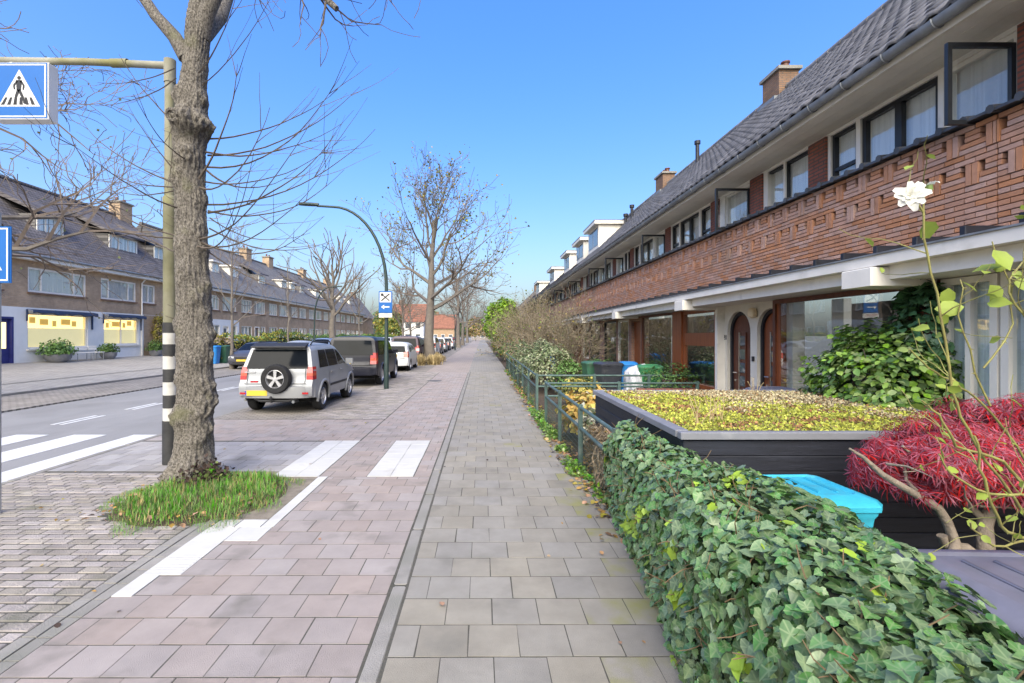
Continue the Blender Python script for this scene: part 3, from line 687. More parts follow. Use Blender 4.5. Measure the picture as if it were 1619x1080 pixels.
def right_house(y0, y1, label, det, kind, tiles=0, bricks=0, chim=None, dormer=None, vents=()):
    root = thing('terraced_house', label, 'house', (5.0, (y0+y1)/2, 0), group='brick terrace along the footpath')
    inv = Vector((-5.0, -(y0+y1)/2, 0))
    parts = []
    def B(mb, name, mats, smooth=False, par=None):
        o = mb.build(name, mats, par or root, smooth)
        if par is None: o.location = inv
        return o
    e = .0 if det else 0
    # upper wall
    els = [u for u in UP if y0 <= (u[1]+u[2])/2 < y1]
    holes = [(u[1], u[2], 3.99, 4.93) for u in els if u[0] != 'br']
    w = MB(); wallholes(w, 5.42, 5.6, y0, y1, 3.9, 4.98, holes); B(w, 'upper_wall', m_whitep)
    for u in els:
        ya, yb = u[1], u[2]
        if u[0] == 'br': B(MB().box(5.385, 5.42, ya, yb, 3.99, 4.95), 'brick_pier', m_pier)
        elif u[0] == 'cas':
            o = window(root, 5.45, -1, ya, yb, 3.99, 4.93, m_whitep, cols=(), back=m_curt, fw=.05, bd=.10); o.location = inv
            c = casement(root, 4.72, 5.41, ya+.01, 3.97, 4.80); c.location = inv
        else:
            fm = m_blackf; cols = {'dbl': (.5,), 'pair': (.5,), 'spl': ()}[u[0]]; rows = {'spl': (.42,)}.get(u[0], ())
            o = window(root, 5.45, -1, ya, yb, 3.99, 4.93, fm, cols, rows, fw=.06 if u[0] == 'dbl' else .045, back=m_curt, bd=.095, ifw=.10 if u[0] == 'dbl' else .05); o.location = inv
            if u[0] == 'pair':
                ym = (ya+yb)/2; B(MB().box(5.42, 5.449, ym-.025, ym+.025, 3.99, 4.93), 'mullion', m_whitep)
    # soffit, gutter, roof
    so = MB(); so.box(4.80, 5.6, y0, y1, 4.982, 5.01); 
    for k in range(4): so.box(4.84+k*.17, 4.845+k*.17, y0, y1, 4.978, 4.981)
    B(so, 'soffit', m_soffit)
    B(MB().box(4.78, 4.80, y0, y1, 4.97, 5.12), 'fascia_board', m_soffit)
    g = MB(); gp = []
    for k in range(9):
        a = math.pi*k/8; gp.append((4.712-.068*math.cos(a), 5.10-.085*math.sin(a)))
    g.prism(gp, y0, y1, 'y'); gu = B(g, 'gutter', m_zinc, 50)
    for k in range(int((y1-y0)/.62)):
        yb = y0+.3+k*.62; q = MB()
        q.tube([(4.712-.074*math.cos(math.pi*j/8), yb, 5.10-.091*math.sin(math.pi*j/8)) for j in range(9)], .009, 4); q.build('gutter_bracket', m_zinc, gu)
    r = MB(); r.prism([(EX,EZ-.06),(RX,RZ-.06),(RX+4,EZ-.06),(RX+4,EZ-.0),(RX,RZ-.005),(EX,EZ-.005)], y0, y1, 'y')
    ro = B(r, 'roof', m_rooffar)
    rows = int(SL/TP)
    if tiles:
        lst = [(y, rw) for rw in range(rows+1) for y in np.arange(y0, y1-.1, TW)]
        lst.sort(key=lambda q: q[0]+.25*q[1])
        for q, (y, rw) in enumerate(lst):
            if q >= tiles: break
            o = obj('roof_tile', TILE_ME, ro); o.matrix_local = tile_mat(y, rw)
        rest = lst[tiles:]
    else: rest = [(y, rw) for rw in range(rows+1) for y in np.arange(y0, y1-.1, TW)] if det else []
    if rest:
        V = []; F = []; tva = np.array(tv); 
        for y, rw in rest:
            m = np.array(tile_mat(y, rw)); b0 = len(V)*len(tv); V.append(tva@m[:3,:3].T+m[:3,3]); F += [tuple(i+b0 for i in f) for f in tf]
        tag(obj('roof_tiles', npmesh('roof_tiles', np.concatenate(V), F, m_rtile), ro), kind='stuff')
    else:
        if not det:
            q = MB()
            for rw in range(rows+1):
                s = rw*TP; c, sn = math.cos(SA), math.sin(SA); p = Vector((EX+s*c, 0, EZ+s*sn)); nrm = Vector((-sn,0,c))
                a = p+nrm*.035; b2 = p+Vector((c,0,sn))*(TP+.04)+nrm*.006
                q.add([(p.x,y0,p.z),(p.x,y1,p.z),(a.x,y1,a.z),(a.x,y0,a.z),(b2.x,y0,b2.z),(b2.x,y1,b2.z)], [(0,1,2,3),(3,2,5,4)])
            q.build('tile_courses', m_rooffar, ro)
    rd = MB(); 
    for y in np.arange(y0, y1-.05, .4): rd.tube([(RX, y+.005, RZ+.02), (RX, min(y1, y+.40), RZ+.03)], [.12,.105], 8)
    rd.build('ridge_tiles', m_rtile, ro, smooth=50)
    # brick band
    if det:
        B(MB().box(5.09, 5.4, y0, y1, 2.70, BZ1), 'band_wall', m_mortar)
        q = MB(); cp_ = (BZ1-BZ0)/NC
        for c_ in range(NC):
            if c_ not in (13, 14, 19, 20): q.box(5.03, 5.088, y0, y1, BZ0+c_*cp_, BZ0+(c_+1)*cp_)
        B(q, 'mortar_bed', m_mortar)
        bw = parts_wall = [o for o in root.children if o.name.startswith('band_wall')][0]
        bl = band_bricks(y0, y1); bl.sort(key=lambda q: (q[0] if q[1] > 4.1 else q[0]+100))
        rest = bl[bricks:]
        for a, b_, za, zb, d in bl[:bricks]:
            key = (round(b_-a, 3), round(zb-za, 3))
            if key not in BRICK_ME: BRICK_ME[key] = MB().box(0, .089, -key[0]/2, key[0]/2, -key[1]/2, key[1]/2).mesh('brick', m_brick)
            o = obj('brick', BRICK_ME[key], bw, (5.0+d, (a+b_)/2, (za+zb)/2)); o.rotation_euler = (random.gauss(0,.004), 0, random.gauss(0,.006))
        if rest:
            q = MB()
            for a, b_, za, zb, d in rest: q.box(5.0+d, 5.089, a, b_, za, zb)
            tag(q.build('brickwork', m_brick, bw), kind='stuff')
        nC = int((y1-y0)/.245)
        cm = MB(); cm.prism([(-.09,-.005),(.28,.045),(.28,.065),(-.09,.022)], -.118, .118, 'y'); cm.tube([(-.10,.1,.02),(.28,.1,.062)], .042, 8)
        cme = cm.mesh('coping_tile', m_coping, 50)
        for k in range(nC): obj('coping_tile', cme, bw, (5.0, y0+(k+.5)*(y1-y0)/nC, BZ1+.01+random.uniform(0,.004)))
    else:
        B(MB().box(5.0, 5.4, y0, y1, 2.70, BZ1), 'band_wall', m_brickwall)
        q = MB(); q.prism([(4.91,BZ1+.005),(5.28,BZ1+.055),(5.28,BZ1+.075),(4.91,BZ1+.03)], y0, y1, 'y')
        for k in range(int((y1-y0)/.25)): q.tube([(4.91,y0+k*.25+.1,BZ1+.03),(5.28,y0+k*.25+.1,BZ1+.072)], .028, 5)
        B(q, 'coping', m_coping)
    # canopy
    c = MB(); c.box(4.33, 5.0, y0, y1, 2.60, 2.715); c.box(4.47, 5.0, y0, y1, 2.45, 2.598); c.box(5.0, 5.5, y0, y1, 2.45, 2.70)
    ca = B(c, 'canopy', m_whitep)
    B(MB().box(4.31, 4.36, y0, y1, 2.717, 2.735), 'canopy_edge', m_zinc)
    if y0 < 22:
        me = MB().bev(-.33, .31, -.03, .03, 0, .105, .006).mesh('canopy_slat', m_black)
        k = math.ceil(y0/.48)
        while k*.48 < y1: obj('canopy_slat', me, ca, (4.68, k*.48, 2.718)); k += 1
    bx = {5.25:1, 10.15:1, 15.2:1, 20.25:1, 25.3:1, 30.4:1, 35.4:1, 40.4:1, 45.4:1, 50.4:1}
    for yb in bx:
        if y0 <= yb < y1:
            MB().bev(4.27, 5.0, yb-.02, yb+.42, 2.38, 2.585, .01).build('canopy_box', m_whitep, ca)
    # ground floor
    if kind == 'near':     # bay with big window, then door at far end
        gw = MB(); archwall(gw, 5.15, 5.35, 7.9, y1, [(8.12, 8.92)], 2.45); B(gw, 'door_wall', m_plaster)
        B(MB().box(5.5, 5.7, y0, 5.4, -.05, 2.45), 'ground_wall', m_pier)
        door(root, inv, 8.12, 8.92, m_brown, None)
        B(MB().box(5.03, 5.2, y0+.6, 8.2, -.05, .72), 'bay_wall', m_brickwall)
        B(MB().box(5.03, 5.145, 8.05, 8.2, .725, 2.44), 'bay_return', m_brown)
        o = window(root, 5.0, -1, 5.55, 8.2, .72, 2.44, m_browndk, (), (), fw=.07, glass=m_glassdark, depth=.08); o.location = inv
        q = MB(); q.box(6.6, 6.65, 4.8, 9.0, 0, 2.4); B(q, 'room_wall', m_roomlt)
        q = MB(); q.box(5.5, 5.62, 7.25, 7.5, .7, 2.4); B(q, 'room_post', m_whitep)
        o = window(root, 5.0, -1, y0, 5.2, .72, 2.44, m_whitep, (.5,), (), fw=.07, back=m_curtblue, depth=.08, bd=.11); o.location = inv
        B(MB().box(5.02, 5.3, 5.2, 5.55, -.05, 2.44), 'brick_post', m_pier)
    elif kind == 'edge':
        B(MB().box(5.03, 5.2, y0, y1, -.05, .72), 'bay_wall', m_brickwall)
        for a_, b_ in ((.2,2.35),(2.4,4.6)):
            o = window(root, 5.0, -1, a_, b_, .72, 2.44, m_whitep, (.5,), (), fw=.07, back=m_curtblue, depth=.08, bd=.11); o.location = inv
    elif kind == 'second':
        gw = MB(); archwall(gw, 5.15, 5.35, y0, 10.2, [(9.14, 10.0)], 2.45); B(gw, 'door_wall', m_plaster)
        door(root, inv, 9.14, 10.0, m_browndk, '21')
        B(MB().box(5.03, 5.2, 10.2, 15.0, -.05, .72), 'bay_wall', m_brickwall)
        B(MB().box(4.99, 5.149, 10.1, 10.2, -.05, 2.44), 'bay_corner_post', m_whitep)
        o = window(root, 5.0, -1, 12.45, 14.93, .72, 2.44, m_browndk, (), (), fw=.06, glass=m_glassdark, depth=.08); o.location = inv
        o = window(root, 5.02, -1, 10.2, 11.9, .62, 2.44, m_brown, (), (.62,), fw=.09, glass=m_glassdark, depth=.08, ifw=.3); o.location = inv
        B(MB().box(4.98, 5.1, 11.9, 12.45, .5, 2.44), 'bay_post', m_brown)
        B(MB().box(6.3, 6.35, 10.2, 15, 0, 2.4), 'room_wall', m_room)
        B(MB().box(5.5, 5.7, 10.2, y1, -.05, .7), 'ground_wall', m_pier)
    else:
        f = (y1-y0)/5.0
        far_first = kind == 'b'
        def yy(a, b): return (y0+a*f, y0+b*f) if not far_first else (y1-b*f, y1-a*f)
        wA, wB, dr = yy(.35, 2.1), yy(2.3, 3.6), yy(3.9, 4.8)
        gw = MB(); wallholes(gw, 5.05, 5.25, y0, y1, -.05, 2.45, [(*wA, .75, 2.4), (*wB, .75, 2.4), (*dr, .05, 2.3)]); B(gw, 'ground_wall', m_brickwall)
        for q in (wA, wB):
            o = window(root, 5.06, -1, *q, .75, 2.4, m_whitep if q is wB else m_blackf, (), (), fw=.06, glass=m_glassdark, depth=.08); o.location = inv
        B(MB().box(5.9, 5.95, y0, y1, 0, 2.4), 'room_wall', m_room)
        B(MB().box(5.15, 5.2, dr[0], dr[1], .05, 2.3), 'door', m_brown)
    if chim:
        yc, w_ = chim; q = MB(); q.box(8.42, 8.98, yc-w_/2, yc+w_/2, 8.3, 9.36); ch = q.build('chimney', m_chim, ro)
        MB().box(8.36, 9.04, yc-w_/2-.08, yc+w_/2+.08, 9.362, 9.45).build('chimney_cap', m_kerb, ch)
        for j in (-.3, .0, .3):
            p = MB(); p.lathe([(.10,9.452),(.09,9.6),(.12,9.62),(.12,9.66),(.0,9.66)], 10, c=(8.7, yc+j*w_, 0)); p.build('chimney_pot', m_browndk, ch, smooth=40)
        MB().box(8.27, 8.415, yc-w_/2-.03, yc+w_/2+.03, 8.32, 8.62).build('lead_flashing', m_zinc, ch)
    for dm in (dormer or []):
        ya, yb, top = dm; q = MB(); q.box(5.65, 8.2, ya, yb, 5.9, top); d = q.build('dormer', m_whitep, ro)
        MB().box(5.42, 8.25, ya-.18, yb+.18, top+.002, top+.16).build('dormer_roof', m_whitep, d)
        MB().box(5.40, 8.26, ya-.2, yb+.2, top+.162, top+.185).build('dormer_edge', m_zinc, d)
        n = max(2, int((yb-ya)/.8))
        for k in range(n):
            a, b_ = ya+.12+(yb-ya-.24)*k/n, ya+.12+(yb-ya-.24)*(k+1)/n
            f = MB(); MB().box(5.635, 5.648, a+.05, b_-.05, 6.25, top-.1).build('dormer_window', m_glasspane, d)
    for (vx, vy, vh) in vents:
        vz = EZ+(vx-EX)*math.tan(SA); q = MB(); q.lathe([(.07,vz-.1),(.07,vz+vh),(.11,vz+vh+.02),(.11,vz+vh+.14),(.0,vz+vh+.16)], 10, c=(vx,vy,0)); q.build('vent_pipe', m_black, ro, smooth=40)
    return root
BRICK_ME = {}
m_chim = brickmat('chimney_brick', (.26,.15,.09), (.2,.12,.08), (.14,.11,.09), .215, .06, .011)
m_glasspane = M('reflecting_pane', (.10,.115,.13), .04, .3, .8, spec=.9)
m_brass = M('door_metal', (.55,.53,.5), .3, .1, 5, metal=1.)
def archwall(mb, x0, x1, y0, y1, arches, ztop, z0=-.05):
    y = y0
    for a, b in arches:
        mb.box(x0, x1, y, a, z0, ztop)
        r = (b-a)/2; c = (a+b)/2; zs = 2.32-r; pts = [(c-r*math.cos(math.pi*k/16), zs+r*math.sin(math.pi*k/16)) for k in range(17)]
        for p, q in zip(pts, pts[1:]): mb.prism([p, q, (q[0], ztop), (p[0], ztop)], x0, x1, 'x')
        y = b
    mb.box(x0, x1, y, y1, z0, ztop)
def archpoly(c, r, zs, z0, n=16): return [(c-r, z0)] + [(c-r*math.cos(math.pi*k/n), zs+r*math.sin(math.pi*k/n)) for k in range(n+1)] + [(c+r, z0)]
def door(root, inv, a, b, mat, num):
    c = (a+b)/2; r = (b-a)/2; d = MB(); d.prism(archpoly(c, r-.06, 2.32-r, .15), 5.250, 5.300, 'x'); o = d.build('door', mat, root); o.location = inv
    fr = MB(); P = archpoly(c, r-.004, 2.32-r, .1); Q = archpoly(c, r-.07, 2.32-r, .1)
    for k in range(len(P)-1): fr.prism([P[k], P[k+1], Q[k+1], Q[k]], 5.210, 5.310, 'x')
    fr.build('door_frame', m_black, o)
    for k in range(5): MB().box(5.235, 5.249, c-.10, c+.10, .55+k*.27, .55+k*.27+.2).build('door_pane', m_glasspane, o)
    for s in (-1, 1): MB().box(5.225, 5.248, c+s*.115-.012, c+s*.115+.012, .5, 1.9).build('door_bead', m_brass if s == 1 else mat, o)
    h = MB(); h.tube([(5.250,b-.17,1.08),(5.190,b-.17,1.08),(5.190,b-.30,1.08)], .012, 6); h.tube([(5.250,b-.17,.92),(5.225,b-.17,.92)], .022, 8); h.build('door_handle', m_brass, o)
    st = MB(); st.box(4.850, 5.270, a-.05, b+.05, -.04, .10); st.build('door_step', m_clink, o)
    for yy0, yy1 in ((a-.12 if num is None else a-.0, a), (b, b+.1)):
        if yy1-yy0 > .02: MB().box(5.138, 5.149, yy0, yy1, -.04, .42).build('plinth', m_black, o)
    if num:
        f = bpy.data.curves.new('house_number', 'FONT'); f.body = num; f.size = .14; f.extrude = .006; f.align_x = 'CENTER'
        t = bpy.data.objects.new('house_number', f); f.materials.append(m_black); me = bpy.data.meshes.new_from_object(t); bpy.data.objects.remove(t); t = obj('house_number', me, root); t.location = Vector((5.142, 10.07, 1.75))+inv; t.rotation_euler = (R(90), 0, R(-90))
        bl = MB(); bl.box(5.120, 5.148, a-.14, a-.09, 1.35, 1.44); bl.build('doorbell', m_black, o)
    else:
        l = MB(); l.lathe([(.02,0),(.075,.03),(.085,.1),(.06,.18),(0,.2)], 12, axis='z', c=(5.070,b+.02,2.16)); l.build('porch_lamp', M('lamp_glass', (.75,.62,.42), .3, .1, 5), o, smooth=True)
right_house(-.4, 4.63, 'nearest terraced house half out of frame behind the rose stems', True, 'edge', 0, 0)
right_house(4.63, 9.04, 'terraced house with a big bay window behind the round green bush', True, 'near', 300, 300)
right_house(9.04, 14.95, 'terraced house with the dark brown arched door and brown-framed window', True, 'second', 300, 0, chim=(13.9, .78))
right_house(14.95, 20.0, 'terraced house just past the wrapped wheelie bins with a black vent pipe', True, 'b', 0, 0, vents=((8.1,17.9,.7),))
right_house(20.0, 25.3, 'terraced house carrying the nearest white box dormer', True, 'a', 0, 0, chim=(22.6, .9), dormer=[(23.0,25.2,7.2)], vents=((7.0,22.2,.5),(6.8,23.9-1.4,.35)))
right_house(25.3, 30.4, 'terraced house with the second white dormer from the camera', False, 'b', dormer=[(26.4,28.4,7.1)])
right_house(30.4, 35.4, 'terraced house with the third white dormer and a chimney', False, 'a', dormer=[(30.6,32.6,7.1)], chim=(34.6,.9))
right_house(35.4, 40.4, 'terraced house with the fourth dormer behind the bare shrubs', False, 'b', dormer=[(37,39.4,7.0)])
right_house(40.4, 45.4, 'terraced house two doors before the far end of the row', False, 'a', chim=(44.8,.9))
right_house(45.4, 50.4, 'terraced house next to the far end of the row', False, 'b', dormer=[(46.5,49,7.0)])
right_house(50.4, 56.0, 'terraced house at the far end of the brick row', False, 'a', chim=(55,.9))
# ------------------------------------------------------------ left side of the street
m_lbrick = brickmat('brown_brickwork', (.46,.325,.205), (.385,.265,.165), (.37,.29,.215), .22, .066, .012)
m_lroof = brickmat('old_tiled_roof', (.155,.142,.145), (.115,.105,.11), (.06,.055,.058), .22, .19, .025, u='yz', bump=1., noise_amt=.45, ms=.5)
m_lroof2 = brickmat('grey_slate_roof', (.21,.20,.195), (.175,.167,.163), (.09,.086,.085), .22, .19, .02, u='yz', bump=1., noise_amt=.3, ms=.5)
m_wwall = M('white_painted_wall', (.74,.74,.72), .8, .05, 2, bump=.3, bscale=70)
m_shade = M('drawn_blind', (.62,.63,.60), .8, .1, 2, stretch=(1,.3,20))
m_navy = M('navy_canvas', (.035,.055,.11), .8, .25, 6)
m_navyp = M('navy_door_paint', (.03,.035,.16), .4, .15, 5)
m_yellow = emis('lit_shop_interior', (.95,.74,.32), .55)
m_shopglass = glassmat('shop_glass', (.92,.92,.9), .8, 1.25, 0)
m_frost = emis('frosted_film', (.80,.72,.42), .20)  # emission stands in for shop light shining through the film
LX, G, EV, LRX, LRZ = -23.5, .44, 5.84, -28.7, 11.2
def lprofile(x): return EV+(LRZ-EV)*(LX+.45-x)/(LX+.45-LRX)
def ldormer(ro, y0, y1, style='cat', xf=-24.95):
    zb = lprofile(xf)-.1; zt = zb+1.15; d = MB()
    xb = -27.4
    d.box(xb, xf, y0, y1, zb-.2, zt); dd = d.build('dormer', m_lroof2 if style == 'cat' else m_whitep, ro)
    if style == 'cat':
        q = MB(); q.prism([(xf+.35, zt+.0), (xf+.35, zt+.12), (-27.9, lprofile(-27.9)+.05), (-27.9, lprofile(-27.9)-.3)], y0-.25, y1+.25, 'y'); q.build('dormer_roof', m_lroof, dd)
    else: MB().box(xb-.1, xf+.3, y0-.2, y1+.2, zt+.002, zt+.14).build('dormer_roof', m_whitep, dd)
    n = 3 if y1-y0 > 1.5 else 2
    o = window(ro, xf+.06, 1, y0+.05, y1-.05, zb+.05, zt-.04, m_whitep, [k/n for k in range(1, n)], (), fw=.09, back=m_curt, depth=.055, bd=.05, glass=m_glass, name='dormer_window')
    MB().box(xf+.002, xf+.25, y0-.05, y1+.05, zb-.06, zb+.04).build('dormer_sill', m_whitep, dd)
    return dd
def chimney(ro, y, w=1.3):
    q = MB().box(LRX-.45, LRX+.45, y-w/2, y+w/2, LRZ-.6, LRZ+1.1).build('chimney', m_lbrick, ro)
    MB().box(LRX-.55, LRX+.55, y-w/2-.1, y+w/2+.1, LRZ+1.102, LRZ+1.22).build('chimney_cap', m_kerb, q)
    for j in (-.3, .3): p = MB(); p.lathe([(.12,LRZ+1.222),(.10,LRZ+1.55),(.0,LRZ+1.55)], 8, c=(LRX,y+j*w,0)); p.build('chimney_pot', m_browndk, q)
def lhouse(y0, y1, label, holes_up, holes_gr, white_ground=False, dormers=(), chims=(), roofm=None, wallm=None, door=None, grp='terraced row across the road', shop=False, backs=None, name='terraced_house'):
    root = thing(name, label, 'house' if not shop else 'shop', (LX, (y0+y1)/2, G), group=grp); inv = Vector((-LX, -(y0+y1)/2, -G))
    def B(mb, nm, mats, sm=False): o = mb.build(nm, mats, root, sm); o.location = inv; return o
    w = MB(); H = [(a, b, 4.12, 5.42) for a, b, *_ in holes_up]
    zsplit = 3.3
    Hg = [(a, b, za, zb) for a, b, za, zb, *_ in holes_gr]
    wallholes(w, LX-.3, LX, y0, y1, zsplit, EV, H); B(w, 'upper_wall', wallm or m_lbrick)
    w = MB(); wallholes(w, LX-.3, LX+(.02 if white_ground else 0), y0, y1, G-.3, zsplit, Hg+([door[:2]+(G-.1, 2.75)] if door else [])); B(w, 'ground_wall', m_wwall if white_ground else (wallm or m_lbrick))
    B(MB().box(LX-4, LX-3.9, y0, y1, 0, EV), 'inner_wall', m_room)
    for a, b, n in holes_up:
        cols = {1: (), 2: (.5,), 3: (.22,.78), 4: (.25,.5,.75)}[n]
        o = window(root, LX-.04, 1, a, b, 4.12, 5.42, m_whitep, cols, (), fw=.10, back=m_shade, depth=.08, bd=.12); o.location = inv
        bl = o.children[-1]
        B(MB().box(LX, LX+.09, a-.05, b+.05, 4.03, 4.115), 'sill', m_chim)
    for h in holes_gr:
        a, b, za, zb, n, bk = h
        o = window(root, LX-.04, 1, a, b, za, zb, m_whitep, [k/n for k in range(1, n)], (), fw=.09, back=bk, depth=.08, bd=.25, glass=m_shopglass if bk is m_yellow else None); o.location = inv
        B(MB().box(LX+.021, LX+.12, a-.05, b+.05, za-.085, za-.002), 'sill', m_whitep)
    if door:
        a, b, dm = door; B(MB().box(LX-.16, LX-.1, a+.06, b-.06, G-.1, 2.70), 'door', dm)
        f = MB(); f.box(LX-.12, LX+.03, a-.02, a+.08, G-.1, 2.78); f.box(LX-.12, LX+.03, b-.08, b+.02, G-.1, 2.78); f.box(LX-.12, LX+.03, a+.08, b-.08, 2.68, 2.78); B(f, 'door_frame', m_whitep if dm is not m_navyp else m_navyp)
        B(MB().box(LX-.098, LX-.09, a+.25, b-.25, 1.2, 2.5), 'door_pane', m_glasspane if not shop else m_yellow)
    rm = roofm or m_lroof
    r = MB(); r.prism([(LX+.45,EV+.1),(LX+.45,EV+.2),(LRX,LRZ+.1),(LRX-5.6,EV+.2),(LRX-5.6,EV),(LX-.3,EV)], y0, y1, 'y'); ro = B(r, 'roof', rm)
    B(MB().box(LX+.0, LX+.45, y0, y1, EV-.1, EV+.098), 'eaves', m_whitep)
    q = MB(); q.tube([(LX+.50, y0, EV+.14), (LX+.50, y1, EV+.14)], .075, 8); B(q, 'gutter', m_zinc, True)
    rd = MB()
    for y in np.arange(y0, y1-.1, .4): rd.tube([(LRX,y+.01,LRZ+.12),(LRX,min(y1,y+.4),LRZ+.13)], [.14,.125], 7)
    rd.build('ridge_tiles', rm, ro, smooth=50)
    for dm in dormers: ldormer(ro, *dm)
    for c in chims: chimney(ro, c)
    return root, inv
shop, inv = lhouse(14.0, 38.6, 'corner shop with white ground floor, lit windows and brown brick upper storey', [(16.5,20,3),(21,23.4,3),(24.75,28.4,3),(29.5,32.5,3),(33.1,34.4,2),(35.3,37.8,3)],
    [(17,21.5,1.15,3.0,2,m_yellow),(24.7,28.5,1.15,3.02,1,m_yellow),(29.7,32.7,1.25,2.95,2,m_yellow),(35.4,37.6,1.2,2.9,2,m_curt)], True,
    dormers=[(21.5,23.2),(26.7,28.5),(31.9,34.6),(36.3,38)], chims=(25.2, 38.0), door=(22.9,23.95,m_navyp), grp='buildings across the road', shop=True, name='corner_shop')
def B(mb, nm, mats, sm=False): o = mb.build(nm, mats, shop, sm); o.location = inv; return o
B(MB().box(LX+.021, LX+.035, 33.2, 38.6, G-.3, 3.28), 'brick_panel', m_lbrick)
for a, b in ((24.6, 28.8), (29.6, 32.95), (16.8,21.7)):
    q = MB(); n = 14; vs = []
    for k in range(n+1):
        y = a+(b-a)*k/n; s = .07*math.sin(k*2.1)+.04*math.sin(k*.9)
        vs += [(LX+.08,y,3.22),(LX+.40,y,3.16),(LX+.42,y,3.02+s*.6),(LX+.35,y,2.98+s*.6)]
    q.add(vs, [(4*k+i, 4*k+4+i, 4*k+5+i, 4*k+1+i) for k in range(n) for i in range(3)]); B(q, 'awning', m_navy, True)
    q = MB(); q.box(LX+.04, LX+.10, b-.08, b, 2.2, 3.2); q.box(LX+.04,LX+.10,a,a+.06,2.6,3.2); B(q, 'awning_arm', m_navy)
    B(MB().box(LX-.20, LX-.19, a+.15, b-.2, 1.2, 2.25), 'frosted_film', m_frost)
for a, b, z in ((25.0,25.35,2.5),(25.6,26.1,2.42),(26.35,26.6,2.34),(26.9,27.5,2.45),(27.6,27.9,2.36),(30.1,30.35,2.34),(30.6,31.3,2.42),(31.5,31.75,2.36),(31.9,32.3,2.5)): B(MB().box(LX-.18, LX-.17, a, b, z, z+.32), 'shop_display', emis('shop_display', (.62,.40,.10), .22))
q = MB(); q.tube([(LX+.5,32.95,EV+.1),(LX+.3,32.95,EV-.15),(LX+.08,32.95,EV-.4),(LX+.08,32.95,.4)], .05, 8); B(q, 'downpipe', m_whitep, True)
names = ['first', 'second', 'third', 'fourth', 'fifth', 'sixth', 'seventh', 'eighth', 'ninth']
y = 40.2
for i in range(9):
    w = 6.1; a = y; dm = []; 
    st = 'cat' if i in (2, 4, 6) else 'box'
    dm = [(a+1.0, a+2.6, st)] + ([(a+3.9, a+5.2, 'box')] if i in (0, 3, 5) else [])
    lhouse(a, a+w, f'{names[i]} terraced house beyond the corner shop, ' + ('with a sloped-roof dormer' if st == 'cat' else 'with white box dormers' if len(dm) > 1 else 'with one white box dormer'),
        [(a+.5, a+2.6, 4), (a+3.2, a+5.6, 3)], [(a+.5, a+2.7, 1.3, 2.8, 3, m_curt), (a+4.6, a+5.7, 1.5, 2.8, 2, m_curt)], i in (0,), dormers=dm, chims=((a+w-.4,) if i in (0, 2, 3, 5, 7) else ()), roofm=m_lroof2,
        door=(a+3.2, a+4.2, m_whitep if i % 3 == 0 else m_browndk))
    y += w
# far houses closing the view
m_redroof = brickmat('orange_tiled_roof', (.30,.13,.085), (.25,.11,.075), (.16,.08,.055), .25, .2, .03, u='yz', bump=.8)
def farhouse(label, x0, x1, y0, y1, ez, rz, wm, rm, axis='x', wins=3):
    root = thing('house', label, 'house', ((x0+x1)/2, y0, 0)); iv = Vector((-(x0+x1)/2, -y0, 0))
    def B(mb, nm, m): o = mb.build(nm, m, root); o.location = iv; return o
    B(MB().box(x0, x1, y0, y1, -.2, ez), 'wall', wm)
    r = MB()
    if axis == 'x': ym = (y0+y1)/2; r.prism([(y0-.4, ez-.1), (ym, rz), (y1+.4, ez-.1)], x0-.4, x1+.4, 'x')
    else: xm = (x0+x1)/2; r.prism([(x0-.4, ez+.002), (xm, rz), (x1+.4, ez+.002)], y0-.4, y1+.4, 'y')
    ro = B(r, 'roof', rm)
    MB().box((x0+x1)/2-.45 if axis == 'y' else x0+1, (x0+x1)/2+.45 if axis == 'y' else x0+1.9, (y0+y1)/2-.4, (y0+y1)/2+.4, rz-1, rz+.9).build('chimney', m_chim, ro)
    for k in range(wins):
        for z in (.9, 3.5):
            if z+1.4 > ez: continue
            a = x0+(x1-x0)*(k+.25)/wins; b = x0+(x1-x0)*(k+.75)/wins; f = MB().box(a, b, y0-.04, y0-.002, z, z+1.4); wd = B(f, 'window', m_whitep)
            MB().box(a+.1, b-.1, y0-.05, y0-.042, z+.1, z+1.3).build('pane', m_glasspane, wd)
    return root
farhouse('white rendered house with a red tiled roof beyond the parked cars', -21, -13.6, 112, 121, 5.2, 9.6, m_wwall, m_redroof, 'x')
farhouse('low orange-roofed brick house closing the view behind the tall tree', -15.8, -8.6, 152, 162, 4.2, 8.8, M('tan_brick', (.36,.25,.16), .9, .2, 2), m_redroof, 'x')
farhouse('dark-roofed brick house beyond the bright green tree', 4.4, 14, 74, 84, 4.6, 9.6, m_brickwall, m_rooffar, 'y')
farhouse('grey brick house far off at the end of the footpath', -4.5, 5.5, 210, 222, 5.5, 10, M('grey_brick', (.26,.24,.24), .9, .2, 2), m_lroof2, 'x')
farhouse('small pale house far off on the left of the street end', -26, -13, 190, 200, 5.8, 9.5, m_plaster, m_redroof, 'x', 4)
# crossing side street row further on the left
farhouse('plain brick house after the far end of the terrace across the road', -31, -24.5, 99, 108, 5.6, 10.4, m_lbrick, m_lroof2, 'y')
